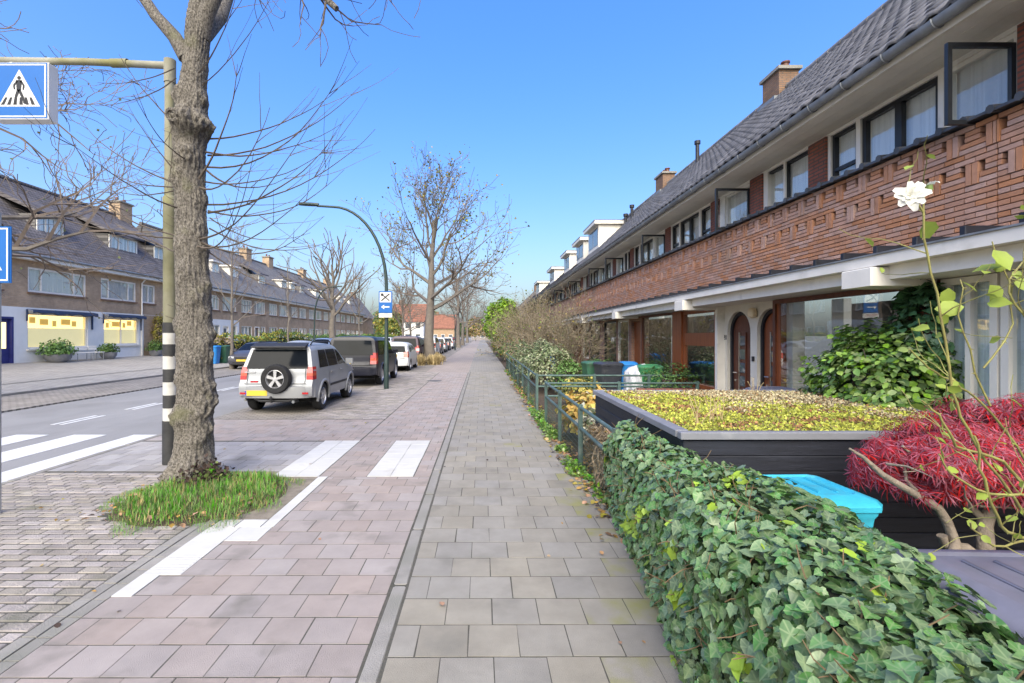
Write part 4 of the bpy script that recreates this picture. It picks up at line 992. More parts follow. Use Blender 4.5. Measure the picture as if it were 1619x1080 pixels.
# ------------------------------------------------------------ cars
def paint(name, col, metal=.0): return M(name, col, .38, .05, 2, metal=metal, coat=.2, spec=.35)
m_tyre = M('tyre_rubber', (.018,.018,.019), .85, .2, 12)
m_rim = M('alloy_rim', (.55,.55,.56), .35, .1, 8, metal=.7)
m_cglass = M('car_glass', (.007,.009,.012), .05, .3, 1.5, spec=.12)
m_plastic = M('black_plastic', (.025,.025,.027), .6, .2, 9)
m_under = M('underbody', (.008,.008,.008), .9, .2, 5)
m_tail = M('tail_light_red', (.38,.012,.015), .15, .2, 9, coat=.6)
m_tailo = M('tail_light_orange', (.50,.07,.03), .15, .2, 9, coat=.6)
m_clear = M('headlight_clear', (.62,.64,.66), .08, .15, 12, coat=.8, metal=.3)
m_plate = M('yellow_plate', (.66,.47,.05), .5, .05, 9)
m_plateb = M('plate_blue', (.03,.08,.4), .5, .05, 9)
def tl_in(sp): return sp['tail'][0]
def lerp(tab, x):
    if x <= tab[0][0]: return tab[0][1]
    for (a, fa), (b, fb) in zip(tab, tab[1:]):
        if x <= b: return fa+(fb-fa)*(x-a)/(b-a)
    return tab[-1][1]
def slerp(tab, x, h=.10): return sum(lerp(tab, x+d*h) for d in (-1,-.5,0,.5,1))/5
def wheel_mesh(r, w, spokes):
    t = MB(); t.lathe([(r*.62,-w/2+.01),(r*.66,-w/2),(r*.93,-w/2+.004),(r*.985,-w/2+.03),(r,-w/2+.06),(r,w/2-.06),(r*.985,w/2-.03),(r*.93,w/2-.004),(r*.66,w/2),(r*.62,w/2-.01)], 32, 'y')
    m = MB(); m.lathe([(r*.63,w/2-.012),(r*.60,w/2-.006),(r*.575,w/2-.02),(r*.56,w/2-.10)], 28, 'y'); m.lathe([(.0,w/2-.012),(r*.13,w/2-.014),(r*.15,w/2-.05)], 14, 'y')
    for k in range(spokes):
        a = 2*math.pi*k/spokes; c, s = math.sin(a), math.cos(a); L0, L1, hw0, hw1 = r*.08, r*.6, r*.075, r*.115
        q = [(c*L0+s*hw0, s*L0-c*hw0), (c*L0-s*hw0, s*L0+c*hw0), (c*L1-s*hw1, s*L1+c*hw1), (c*L1+s*hw1, s*L1-c*hw1)]
        m.add([(x, w/2-.022, z) for x, z in q]+[(x, w/2-.07, z) for x, z in q], [(0,1,2,3),(0,3,7,4),(2,1,5,6),(3,2,6,7),(1,0,4,5)])
    d = MB(); d.lathe([(0,w/2-.09),(r*.57,w/2-.085)], 20, 'y')
    return t.mesh('tyre', m_tyre, 40), m.mesh('rim', m_rim, 40), d.mesh('brake_disc', m_plastic)
WM = {}
def wheel(root, c, r, w, side, spokes=5):
    key = (r, w, spokes)
    if key not in WM: WM[key] = wheel_mesh(r, w, spokes)
    t, m, d = WM[key]; o = obj('wheel', t, root, c); o.rotation_euler = (0, random.uniform(0,1), 0 if side > 0 else math.pi)
    obj('rim', m, o); obj('brake_disc', d, o); return o
def car(label, loc, heading, sp, pm, group=None, detail=True, plate=True, front=False, name='parked_car'):
    """local frame: x forward, y left, z up; heading 0 = facing +Y of the world"""
    root = thing(name, label, 'car', loc, heading+math.pi/2, group)
    L, Wd, H = sp['L'], sp['W'], sp['H']; xr, xf = -L/2, L/2; wr, wf = sp['wr'], sp['wf']; r = sp['R']; belt = sp['belt']; top = sp['top']; rear = sp['rear']; sill = sp.get('sill', .27)
    hwm = Wd/2; tumble = sp.get('tumble', .20)
    def sect(z):
        if z < belt: return lerp([(.15,.93),(.35,.975),(.6,1.0),(belt,.975)], z)
        return .975-(z-belt)*tumble/hwm
    def plan(x):
        d = x-xr; p = 1.
        if d < .45: p -= sp.get('pr',.06)*((.45-d)/.45)**2
        d = xf-x
        if d < .9: p -= sp.get('pf',.17)*((.9-d)/.9)**2
        return p
    def hw(x, z): return hwm*sect(z)*plan(x)
    def shx(x, z):
        w = max(0, 1-(x-xr)/.7); w = w*w*(3-2*w); f = max(0, 1-(xf-x)/.5)
        return x+(lerp(rear, z)-xr)*w - f*sp.get('nose',.10)*abs((z-.5)/.35)**1.5*.8
    def zlow(x):
        z = sill
        if x < xr+.35: z += (xr+.35-x)*.25
        if x > xf-.4: z += (x-xf+.4)*.10
        for xc in (wr, wf):
            ra = r*1.16
            if abs(x-xc) < ra: z = max(z, r+math.sqrt(max(0, ra*ra-(x-xc)**2)))
        return z
    def ztop(x): return slerp(top, x, sp.get('sm', .09))
    xs = sorted(set([round(v,4) for v in np.linspace(xr, xf, 64)] + [round(xc+r*1.16*math.cos(a),4) for xc in (wr,wf) for a in np.linspace(0, math.pi, 17)]))
    NS_, NA, NT = 12, 4, 5
    rings = []
    for x in xs:
        zl, zt = zlow(x), ztop(x); cr = min(.15, (zt-zl)*.3); half = []
        for k in range(NS_+1):
            z = zl+(zt-cr-zl)*k/NS_; half.append((shx(x,z), hw(x,z), z))
        yc = hw(x, zt-cr)
        for k in range(1, NA+1):
            a = math.pi/2*k/NA; z = zt-cr+cr*math.sin(a); half.append((shx(x,z), yc-cr*1.3*(1-math.cos(a)), z))
        y1 = half[-1][1]
        for k in range(1, NT+1):
            y = y1*(1-k/NT); half.append((shx(x,zt), y, zt+.035*(1-(y/max(y1,.01))**2)))
        rings.append(half + [(p[0], -p[1], p[2]) for p in half[-2::-1]])
    b = MB(); n = len(rings[0])
    for rg in rings: b.v.extend(rg)
    for i in range(len(rings)-1):
        for k in range(n-1): b.face((i*n+k, (i+1)*n+k, (i+1)*n+k+1, i*n+k+1))
    for i, flip in ((0, False), (len(rings)-1, True)):
        h = n//2
        for k in range(h):
            q = (i*n+k, i*n+k+1, i*n+n-2-k, i*n+n-1-k); q = tuple(dict.fromkeys(q)); b.face(q[::-1] if flip else q)
    b.build('body', pm, root, smooth=50)
    MB().box(xr+.25, xf-.25, -hwm*.80, hwm*.80, sill-.06, .62).build('underbody', m_under, root)
    for xc in (wr, wf):
        for s in (1, -1): wheel(root, (xc, s*(hwm-.125), r), r, .215, s, sp.get('spokes', 5))
    # glass patches that follow the body
    def side_patch(nm, s, x0b, x1b, x0t, x1t, zb, zt, mat, off=.006, nx=8, nz=5, par=None):
        q = MB(); 
        for j in range(nz+1):
            t = j/nz; xa = x0b+(x0t-x0b)*t; xb = x1b+(x1t-x1b)*t
            for i in range(nx+1):
                x = xa+(xb-xa)*i/nx; z1 = zt(x) if callable(zt) else zt; z0 = zb(x) if callable(zb) else zb; z = z0+(z1-z0)*t
                q.v.append((shx(x,z), s*(hw(x,z)+off), z))
        for j in range(nz):
            for i in range(nx):
                a = j*(nx+1)+i; f = (a, a+1, a+nx+2, a+nx+1); q.face(f if s < 0 else f[::-1])
        return q.build(nm, mat, par or root, smooth=60)
    zt_win = lambda x: min(ztop(x)-.13, H-.15)
    zb_win = belt+.035
    for s in (1, -1):
        for (a, b_, at, bt) in sp['wins']: side_patch('side_window', s, a, b_, at, bt, zb_win, zt_win, m_cglass, .007)
        if detail:
            for (a, b_) in sp['doors']:
                d = side_patch('door', s, a, b_, a, b_, lambda x: max(sill+.07, zlow(x)+.03), belt+.005, pm, .009, 10, 8)
                xh = a+.18; h = MB(); h.obox((xh, s*(hw(xh,belt-.10)+.03), belt-.10), (.09,0,0), (0,.012,0), (0,0,.016)); h.build('handle', pm, d)
            if sp.get('strip'): side_patch('side_moulding', s, wr+r*1.25, wf-r*1.25, wr+r*1.25, wf-r*1.25, .55, .61, m_plastic, .02)
        if sp.get('flare'):
            for xc in (wr, wf):
                q = MB(); pts = []
                for k in range(17):
                    a = math.pi*k/16*1.12-.19; pts.append((xc+r*1.20*math.cos(a), s*(hw(xc+r*1.2*math.cos(a), r+r*1.2*math.sin(a))+.004), r+r*1.20*math.sin(a)))
                q.tube(pts, .035, 8); q.build('arch_flare', sp['flare'], root, smooth=60)
        m = MB(); mx = sp['mirror']; m.obox((mx, s*(hw(mx,belt)+.11), belt+.09), (.06,0,0), (0,.10,0), (0,0,.075)); m.obox((mx+.02, s*(hw(mx,belt)+.01), belt+.03), (.03,0,0), (0,.05,0), (0,0,.025)); m.build('mirror', sp.get('mirror_mat', pm), root)
        if sp.get('rails'):
            q = MB(); x0, x1 = sp['rails']; yy = hw((x0+x1)/2, H-.12)-.10
            q.tube([(x0, s*yy, H-.02), (x0+.12, s*yy, H+.05), (x1-.12, s*yy, H+.05), (x1, s*yy, H-.03)], .018, 6); q.build('roof_rail', m_plastic if sp['rails'] and not sp.get('railm') else sp['railm'], root)
    # windscreen on the sloping part of the top profile
    def top_patch(nm, xa, xb, mat, inset=.13, off=.008, nx=8, ny=8):
        q = MB()
        for i in range(nx+1):
            x = xa+(xb-xa)*i/nx; z = ztop(x); y1 = hw(x, z-.11)-inset
            for j in range(ny+1):
                y = y1*(2*j/ny-1); q.v.append((shx(x,z), y, z+.035*(1-(y/max(.01,y1+inset-.14))**2)+off))
        for i in range(nx):
            for j in range(ny): a = i*(ny+1)+j; q.face((a, a+ny+1, a+ny+2, a+1))
        return q.build(nm, mat, root, smooth=60)
    top_patch('windscreen', *sp['screen'], m_cglass)
    if sp.get('rscreen'): top_patch('rear_window', *sp['rscreen'], m_cglass)
    def rear_patch(nm, y0, y1, z0, z1, mat, off=.022, ny=8, nz=5, par=None, tap=0):
        q = MB()
        for j in range(nz+1):
            z = z0+(z1-z0)*j/nz; k = 1-tap*j/nz
            for i in range(ny+1): y = (y0+(y1-y0)*i/ny)*k; q.v.append((lerp(rear, z)-off-.0, y, z))
        for j in range(nz):
            for i in range(ny): a = j*(ny+1)+i; q.face((a, a+ny+1, a+ny+2, a+1))
        return q.build(nm, mat, par or root, smooth=60)
    zr0, zr1 = sp['rwin']; yw = hw(xr, zr0)-.10
    if not sp.get('rscreen'): rear_patch('rear_window', -yw, yw, zr0, zr1, m_cglass, tap=.12)
    if detail:
        zs_ = sp['bump'][1]+.045
        rear_patch('tailgate_seam', -yw*1.0, yw*1.0, zs_, zs_+.014, m_under, off=.024)
        for s in (-1, 1): rear_patch('tailgate_seam', s*(tl_in(sp)-.03), s*(tl_in(sp)-.018), zs_+.016, zr0-.01, m_under, off=.024, ny=1)
    tl = sp['tail']          # (y inner, z0, z1)
    for s in (1, -1):
        q = MB(); y1 = hw(xr, (tl[1]+tl[2])/2)+.008; y0 = tl[0]; nz = 6
        for z0, z1, mt, nm in ((tl[1], tl[1]+(tl[2]-tl[1])*.3, m_tail, 0), (tl[1]+(tl[2]-tl[1])*.3, tl[1]+(tl[2]-tl[1])*.52, m_tailo, 1), (tl[1]+(tl[2]-tl[1])*.52, tl[2], m_tail, 0)):
            za, zb = z0, z1; xa = lerp(rear, za); xb = lerp(rear, zb); ya, yb = hw(xr, za)+.006, hw(xr, zb)+.006
            dpt = .16
            yc, yd = hw(xr+dpt, za)+.008, hw(xr+dpt, zb)+.008
            vs = [(xa-.014, s*y0, za), (xa-.014, s*ya, za), (xa+dpt, s*yc, za), (xb-.014, s*y0, zb), (xb-.014, s*yb, zb), (xb+dpt, s*yd, zb)]
            f1, f2 = (0,1,4,3), (1,2,5,4)
            q.add(vs, [f1 if s < 0 else f1[::-1], f2 if s < 0 else f2[::-1]], nm)
        q.build('tail_light', [m_tail, m_tailo], root)
    # bumpers, plate
    bm = sp.get('bumper', pm); bp = MB(); z0, z1 = sp['bump']
    for zz0, zz1, o_ in ((z0, z1, .055),):
        pts = []
        for k in range(13):
            y = -1+2*k/12; pts.append((lerp(rear, z1)-o_*(1-abs(y)**4)-.01+abs(y)**5*.14, y*(hw(xr+.1, z1)+.012)))
        vs = [(x, y, zz0) for x, y in pts]+[(x-.01, y, (zz0+zz1)/2) for x, y in pts]+[(x, y, zz1-.02) for x, y in pts]+[(x+.07, y*.98, zz1+.005) for x, y in pts]
        bp.add(vs, [(j*13+k, j*13+k+13, j*13+k+14, j*13+k+1) for j in range(3) for k in range(12)])
    bp.build('rear_bumper', bm, root, smooth=50)
    if plate:
        py, pz = sp.get('plate', (0, .8)); px = lerp(rear, pz)-sp.get('plate_off', .022); p = MB(); p.bev(px-.004, px+.012, py-.26, py+.26, pz-.06, pz+.06, .004)
        po = p.build('number_plate', m_plate, root); MB().box(px-.0075, px-.0045, py+.215, py+.255, pz-.055, pz+.055).build('plate_band', m_plateb, po)
    if front or True:
        for s in (1, -1):
            hl = MB(); zh = sp['head']; n0 = len(hl.v)
            for k in range(7):
                x = xf-.05-.55*k/6; y = hw(x, zh)+.005
                hl.v.append((shx(x, zh-.06)+.005, s*y, zh-.065)); hl.v.append((shx(x, zh+.06)+.003, s*(hw(x, zh+.06)+.004-.012*0), zh+.055+.02*k/6))
            for k in range(6): f = (2*k, 2*k+2, 2*k+3, 2*k+1); hl.face(f if s > 0 else f[::-1])
            yi = hw(xf-.05, zh); a = len(hl.v)
            hl.v += [(xf+.008, s*yi*.55, zh-.05), (xf+.004, s*yi*.55, zh+.05)]; f = (a, 0, 1, a+1); hl.face(f if s > 0 else f[::-1])
            hl.build('headlight', m_clear, root)
        g = MB(); g.bev(xf-.03, xf+.012, -hwm*.42, hwm*.42, sp['head']-.10, sp['head']+.02, .01); g.build('grille', m_plastic, root)
        g = MB(); g.bev(xf-.03, xf+.016, -hwm*.6, hwm*.6, sill+.03, sill+.16, .01); g.build('air_intake', m_plastic, root)
        if plate: MB().box(xf+.014, xf+.024, -.26, .26, sp['head']-.22, sp['head']-.11).build('number_plate', m_plate, root)
    return root, lerp, hw, shx
SUV = dict(L=3.95, W=1.80, H=1.63, belt=1.02, R=.335, wr=-1.22, wf=1.13, sill=.33, tumble=.26,
    top=[(-1.975,1.60),(-1.4,1.63),(-.3,1.63),(.15,1.58),(.85,1.10),(1.2,1.03),(1.7,.95),(1.975,.78)],
    rear=[(.25,-1.90),(.45,-1.97),(.72,-1.97),(.78,-1.90),(1.02,-1.87),(1.55,-1.66),(1.66,-1.60)],
    wins=[(-1.52,-.83,-1.33,-.83),(-.79,-.02,-.79,-.06),(.02,.86,.0,.35)], doors=[(-.80,-.02),(.0,.80)], screen=(.22,.80), rwin=(1.06,1.50), tail=(.70,.80,1.10), bump=(.38,.66), plate=(.42,.50), plate_off=.075,
    mirror=.72, rails=(-1.5,.05), head=.72, strip=True, pf=.14, pr=.05)
TALL = dict(SUV, L=4.6, W=1.86, H=1.80, belt=1.10, wr=-1.36, wf=1.45, R=.37, sill=.36, top=[(-2.3,1.77),(-1.8,1.80),(-.2,1.77),(.35,1.70),(.85,1.22),(1.3,1.16),(2.0,1.10),(2.3,.9)],
    rear=[(.25,-2.24),(.45,-2.30),(.75,-2.30),(.85,-2.25),(1.1,-2.24),(1.7,-2.14),(1.8,-2.10)], wins=[(-2.0,-1.1,-1.9,-1.1),(-1.05,-.15,-1.05,-.15),(-.1,.85,-.1,.45)], doors=[(-1.02,-.12),(-.1,.85)], screen=(.42,.82), rwin=(1.14,1.66), tail=(.66,.82,1.22), bump=(.42,.72), plate=(.3,.80), plate_off=.03, mirror=.70, rails=None, head=.86, strip=False, tumble=.14, flare=None)
HATCH = dict(SUV, L=3.9, W=1.70, H=1.48, belt=.95, wr=-1.18, wf=1.25, R=.30, sill=.24, top=[(-1.95,1.36),(-1.5,1.45),(-.5,1.48),(.2,1.42),(1.05,.98),(1.4,.92),(1.8,.80),(1.95,.66)],
    rear=[(.2,-1.86),(.4,-1.95),(.66,-1.95),(.75,-1.90),(.95,-1.86),(1.32,-1.62),(1.45,-1.52)], wins=[(-1.4,-.62,-1.2,-.62),(-.57,.20,-.57,.12),(.25,.98,.2,.5)], doors=[(-.6,.18),(.22,1.0)], screen=(.30,1.0), rwin=(1.0,1.30), tail=(.58,.72,1.02), bump=(.3,.62), plate=(0,.82), plate_off=.02, mirror=.78, rails=None, head=.66, strip=False, tumble=.30, flare=None, mirror_mat=None)
HATCH.pop('mirror_mat')
p_silver = paint('silver_paint', (.30,.31,.325), .3); p_silver2 = M('silver_bumper', (.28,.285,.29), .5, .05, 3, metal=.2, coat=.1)
p_navy = paint('dark_blue_paint', (.010,.011,.02)); p_white = paint('white_car_paint', (.55,.56,.56), .0); p_grey = paint('dark_grey_paint', (.06,.06,.075)); p_plum = paint('dark_plum_paint', (.05,.025,.05))
p_pale = paint('pale_silver_paint', (.38,.40,.42), .2); p_blue = paint('blue_grey_paint', (.16,.21,.32)); p_blk = paint('black_car_paint', (.02,.02,.022)); p_red = paint('dark_red_paint', (.18,.02,.03))
root, lerp_, hw_, shx_ = car('silver off-roader with a spare wheel on its tailgate', (-4.80, 13.1, .001), 0, dict(SUV, flare=p_silver2, bumper=p_silver2), p_silver)
# spare wheel, spoiler, tow bar, exhaust, bumper details
sw = wheel(root, (-2.02, -.05, .83), .34, .215, 1, 5); sw.name = 'spare_wheel'; sw.rotation_euler = (0, .63, 0)
sw.rotation_mode = 'XYZ'; sw.rotation_euler = (R(0), R(0), R(90))
sw.location = (-2.03, -.05, .83)
q = MB(); q.prism([(-1.72,1.535),(-1.84,1.555),(-1.83,1.58),(-1.55,1.665)], -.64, .64, 'y'); q.build('spoiler', m_plastic, root)
q = MB(); q.tube([(-1.93,-.5,.36),(-1.97,-.3,.31),(-1.97,.35,.31),(-1.93,.5,.36)], .03, 8); q.tube([(-1.9,.05,.30),(-2.08,.05,.30),(-2.10,.05,.37)], .022, 6); q.lathe([(.03,.37),(.033,.40),(.025,.43),(0,.44)], 8, c=(-2.10,.05,0)); q.build('tow_bar', m_plastic, root)
q = MB(); q.tube([(-1.6,-.42,.30),(-1.99,-.42,.29)], .035, 10); q.build('exhaust', m_zinc, root)
for s in (1, -1): MB().bev(-2.055, -2.03, s*.72-.07, s*.72+.07, .475, .52, .004).build('reflector', m_tail, root)
MB().bev(-1.94, -1.885, .42, .60, .735, .775, .004).build('fog_light', m_tail, root)
MB().bev(-1.90, -1.868, .50, .75, .96, .985, .003).build('badge', m_rim, root)
q = MB(); q.tube([(-1.35,0,1.66),(-1.6,0,2.0)], .006, 5); q.build('antenna', m_plastic, root)
car('tall boxy dark blue off-roader parked ahead of the silver one', (-4.62, 19.3, .001), 0, dict(TALL, flare=p_grey), p_navy)
car('white hatchback parked in front of the dark off-roader', (-4.55, 26.3, .001), 0, HATCH, p_white)
i = 0
for y, sp, pm, lb in ((31.8, TALL, p_plum, 'dark plum car parked beside the tall leafy tree'), (37.2, SUV, p_navy, 'dark blue car just beyond the tall leafy tree'), (42.6, TALL, p_white, 'white van-like car beyond the tall leafy tree'),
                     (48.2, HATCH, p_grey, 'dark grey hatchback further along the near kerb'), (53.5, SUV, p_pale, 'pale silver car further along the near kerb'), (60, HATCH, p_blk, 'black hatchback parked near the second tree'), (67, SUV, p_white, 'white car parked short of the second tree'), (80, HATCH, p_red, 'dark red car parked past the second tree'), (88, SUV, p_blk, 'black car at the far end of the parked row')):
    car(lb, (-4.75, y, .001), 0, dict(sp, flare=None), pm, 'cars parked along the near kerb', detail=False)
for y, sp, pm, lb in ((28.2, HATCH, p_grey, 'small dark grey hatchback facing us across the road'), (34.2, HATCH, p_pale, 'pale silver hatchback behind the dark grey one across the road'), (39.6, SUV, p_blue, 'blue-grey car third in the row across the road'), (45.4, HATCH, p_white, 'white hatchback fourth in the row across the road'), (52, SUV, p_blk, 'black car fifth in the row across the road'), (58, HATCH, p_pale, 'silver hatchback sixth in the row across the road'), (66, SUV, p_white, 'white car seventh in the row across the road'), (74, HATCH, p_red, 'red hatchback last in the row across the road')):
    car(lb, (-13.2, y, -.02), math.pi, dict(sp, flare=None), pm, 'cars parked across the road', detail=y < 30)
# ------------------------------------------------------------ signs, poles, lamps
m_pole = M('weathered_pole', (.27,.26,.205), .75, .2, 3, dirt=((.19,.18,.075), 1.6, .42, .62), stretch=(1,1,.3))
m_polelo = M('mossy_sleeve', (.15,.145,.085), .8, .25, 3, dirt=((.22,.21,.155), 2.2, .5, .7))
m_pwhite = M('pole_white', (.50,.49,.46), .7, .1, 6, dirt=((.35,.34,.3), 5, .55, .8)); m_pblack = M('pole_black', (.035,.035,.036), .7, .3, 6)
m_signblue = M('sign_blue', (.008,.11,.38), .35, .04, 3); m_signwhite = M('sign_white', (.62,.62,.61), .4, .04, 3); m_signblack = M('sign_black', (.012,.012,.014), .5, .1, 3)
m_green = M('lamp_post_green', (.022,.04,.037), .45, .2, 5); m_galv = M('galvanised_steel', (.45,.47,.49), .45, .15, 8, metal=.6)
PX, PY = -4.46, 6.84
g = thing('crossing_sign_post', 'pole with black and white bands carrying the overhead pedestrian crossing sign', 'sign post', (PX, PY, 0))
q = MB(); q.tube([(0,0,2.02),(0,0,3.78)], .086, 20); q.build('sleeve', m_polelo, g, smooth=50)
q = MB(); q.tube([(0,0,3.781),(0,0,5.72)], [.07,.066], 20); q.lathe([(.088,3.70),(.092,3.80),(.072,3.83)], 20); q.lathe([(.077,5.45),(.078,5.78),(.0,5.80)], 16); q.build('upper_pole', m_pole, g, smooth=50)
edges = [0, .45, .66, .85, 1.03, 1.22, 1.40, 1.59, 1.80, 2.02]
edges = [-.03, .62, .80, .985, 1.17, 1.355, 1.54, 1.71, 1.87, 2.02]
for k in range(9):
    mm = m_pblack if k % 2 == 0 else m_pwhite
    q = MB(); q.tube([(0,0,edges[k]+.0005),(0,0,edges[k+1]-.0005)], .088 if k else .096, 20); q.build('band', mm, g, smooth=50)
q = MB(); q.tube([(.0,0,5.70),(-1.2,0,5.755),(-4.4,0,5.80)], [.05,.048,.045], 12); q.lathe([(.06,-.12),(.06,.12)], 12, 'x', (-.72,0,5.735)); q.build('arm', m_pole, g, smooth=50)
q = MB()
for sx in (-2.25, -1.72): q.box(sx-.02, sx+.02, -.03, .03, 5.62, 5.8)
q.build('hanger', m_galv, g)
def ped_sign(parent, cx, y, cz, w, depth, bm=None):
    # the face looks towards -y; blue, white border and triangle with a walking figure over stripes
    h = w/2
    b = MB(); b.bev(cx-h, cx+h, y, y+depth, cz-h, cz+h, .012); o = b.build('sign_box', bm or m_signwhite, parent)
    f = y-.003
    def poly(pts, off, m, nm):
        q = MB(); q.add([(cx+px*h, f-off, cz+pz*h) for px, pz in pts], [tuple(range(len(pts)))]); return q.build(nm, m, o)
    poly([(-.97,-.97),(.97,-.97),(.97,.97),(-.97,.97)], .0, m_signblue, 'sign_face')
    for a in (((-.93,-.93),(.93,-.93),(.93,-.88),(-.93,-.88)), ((-.93,.88),(.93,.88),(.93,.93),(-.93,.93)), ((-.93,-.88),(-.88,-.88),(-.88,.88),(-.93,.88)), ((.88,-.88),(.93,-.88),(.93,.88),(.88,.88))): poly(a, .002, m_signwhite, 'sign_border')
    poly([(-.73,-.56),(.73,-.56),(0,.74)], .002, m_signwhite, 'sign_triangle')
    for k in range(6):
        x = -.58+k*.215; lean = (.0-x)*.22
        poly([(x-.06,-.50),(x+.065,-.50),(x+.05+lean,-.24),(x-.03+lean,-.24)], .004, m_signblack, 'sign_stripe')
    q = MB()
    def P(x, z): return (cx+x*h, f-.006, cz+z*h)
    def seg(x0, z0, x1, z1, w0, w1):
        d = Vector((x1-x0, z1-z0)); n = Vector((-d.y, d.x)).normalized(); q.add([P(x0+n.x*w0, z0+n.y*w0), P(x0-n.x*w0, z0-n.y*w0), P(x1-n.x*w1, z1-n.y*w1), P(x1+n.x*w1, z1+n.y*w1)], [(0,1,2,3)])
    q.add([P(.0+.065*math.cos(t), .44+.065*math.sin(t)) for t in np.linspace(0, 6.283, 13)[:-1]], [tuple(range(12))])
    seg(0,.36,-.01,.0,.10,.075); seg(-.0,.02,.12,-.22,.055,.045); seg(.12,-.22,.2,-.46,.045,.035); seg(-.02,.02,-.1,-.2,.055,.045); seg(-.1,-.2,-.16,-.46,.045,.035)
    seg(.06,.33,.17,.16,.035,.03); seg(.17,.16,.14,.02,.03,.025); seg(-.06,.33,-.18,.18,.035,.03); seg(-.18,.18,-.16,.04,.03,.025)
    q.build('sign_figure', m_signblack, o)
    return o
ped_sign(g, -2.0, -.16, 5.26, .80, .17)
g2 = thing('crossing_sign_post', 'thin grey post at the left edge with a blue pedestrian crossing sign', 'sign post', (-4.985, 4.92, 0))
q = MB(); q.tube([(0,0,0),(0,0,3.1)], .03, 12); q.build('post', m_galv, g2, smooth=50)
ped_sign(g2, -.11, -.05, 2.66, .58, .03, m_signblue)
# lamp posts
def lamp(label, loc, rz, Hh=6.3, reach=3.0):
    t = thing('street_lamp', label, 'street lamp', loc, rz)
    q = MB(); pts = [(0,0,0),(0,0,1.2),(0,0,1.25),(0,0,Hh*.56)]; rd = [.085,.085,.068,.058]
    for k in range(1, 13):
        a = math.pi/2*k/12; pts.append((-reach*.62*(1-math.cos(a)), 0, Hh*.56+Hh*.43*math.sin(a))); rd.append(.058-.018*k/12)
    pts.append((-reach*.80, 0, Hh*.995)); rd.append(.038)
    q.tube(pts, rd, 12); q.build('post', m_green, t, smooth=60)
    h = MB(); n = 9; vs = []
    for k in range(n):
        u = k/(n-1); x = -reach*.78-u*.68; w = .11*math.sin(math.pi*min(.95, .12+u*.83))**.6; z = Hh*1.0-.01+u*.03
        vs += [(x, -w, z), (x, -w*.6, z+.07), (x, w*.6, z+.07), (x, w, z), (x, w*.7, z-.03), (x, -w*.7, z-.03)]
    h.add(vs, [(6*k+i, 6*k+(i+1)%6, 6*k+6+(i+1)%6, 6*k+6+i) for k in range(n-1) for i in range(6)] + [(5,4,3,2,1,0), tuple(6*(n-1)+i for i in range(6))]); h.build('lamp_head', m_green, t, smooth=50)
    return t
lt = lamp('green street lamp with a long curved arm and a small blue sign', (-3.28, 16.5, 0), 0, 6.35, 3.0)
# blue and white sign on the lamp post
f = -.12
q = MB().bev(-.24, .22, f, f+.03, 2.62, 3.36, .01).build('service_sign', m_signblue, lt)
MB().box(-.205, .185, f-.004, f-.001, 2.98, 3.32).build('sign_panel', m_signwhite, q)
def seg2(mb, x0, z0, x1, z1, w, y):
    d = Vector((x1-x0, z1-z0)); n = Vector((-d.y, d.x)).normalized()*w; mb.add([(x0+n.x, y, z0+n.y), (x0-n.x, y, z0-n.y), (x1-n.x, y, z1-n.y), (x1+n.x, y, z1+n.y)], [(0,1,2,3)])
s = MB(); seg2(s, -.15, 3.03, .13, 3.27, .022, f-.006); seg2(s, -.15, 3.27, .13, 3.03, .018, f-.0075)
s.add([(-.12+.05*math.cos(t), f-.009, 3.24+.05*math.sin(t)) for t in np.linspace(0,6.283,11)[:-1]], [tuple(range(10))]); s.build('crossed_symbol', m_signblack, q)
s = MB(); seg2(s, -.10, 2.82, .13, 2.82, .022, f-.004); s.add([(-.16, f-.0045, 2.82), (-.05, f-.0045, 2.74), (-.05, f-.0045, 2.90)], [(0,1,2)]); s.build('arrow', m_signwhite, q)
MB().bev(-.24, .22, f+.002, f+.028, 2.46, 2.60, .006).build('small_plate', m_signwhite, lt)
s = MB(); s.box(-.17,.15,f-.002,f,2.545,2.562); s.box(-.17,.15,f-.002,f,2.505,2.518); s.build('plate_lines', M('faded_red_print', (.45,.2,.22), .6, .1, 5), lt)
q = MB(); q.lathe([(.075,2.5),(.075,2.54)], 12); q.lathe([(.075,3.2),(.075,3.24)], 12); q.build('clamp', m_galv, lt)
lamp('dark street lamp across the road beside the pollarded tree', (-13.0, 37.2, .05), math.pi, 5.6, 1.9)
lamp('distant street lamp far down the near kerb', (-3.3, 60, 0), 0, 6.3, 3.0)
# ------------------------------------------------------------ gardens on the right
# --- ivy hedge
m_ivy = M('ivy_leaf', (.13,.235,.08), .36, .3, 14, col2=(.055,.12,.042), rand=.30, huer=.016, spec=.55, trans=.10, vein=(.27,.34,.17))
m_ivyl = M('ivy_young_leaf', (.30,.44,.05), .45, .2, 6, rand=.2, trans=.25)
m_stem = M('ivy_stem', (.16,.11,.06), .9, .3, 9)
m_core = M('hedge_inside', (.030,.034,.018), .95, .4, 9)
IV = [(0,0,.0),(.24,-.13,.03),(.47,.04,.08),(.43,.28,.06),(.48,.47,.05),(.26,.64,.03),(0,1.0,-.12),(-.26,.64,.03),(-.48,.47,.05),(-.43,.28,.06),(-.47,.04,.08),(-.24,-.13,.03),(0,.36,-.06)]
IVY = (IV, [(12,i,(i+1)%12) for i in range(12)])
IV2 = [(0,0,.0),(.25,-.14,.04),(.46,.0,.09),(.46,.26,.08),(.42,.47,.05),(.26,.70,.02),(0,1.0,-.16),(-.26,.70,.02),(-.42,.47,.05),(-.46,.26,.08),(-.46,.0,.09),(-.25,-.14,.04),(0,.34,-.06)]
VEIN = [0,1,0,1,0,1,0,1,0,1,0,1,0]
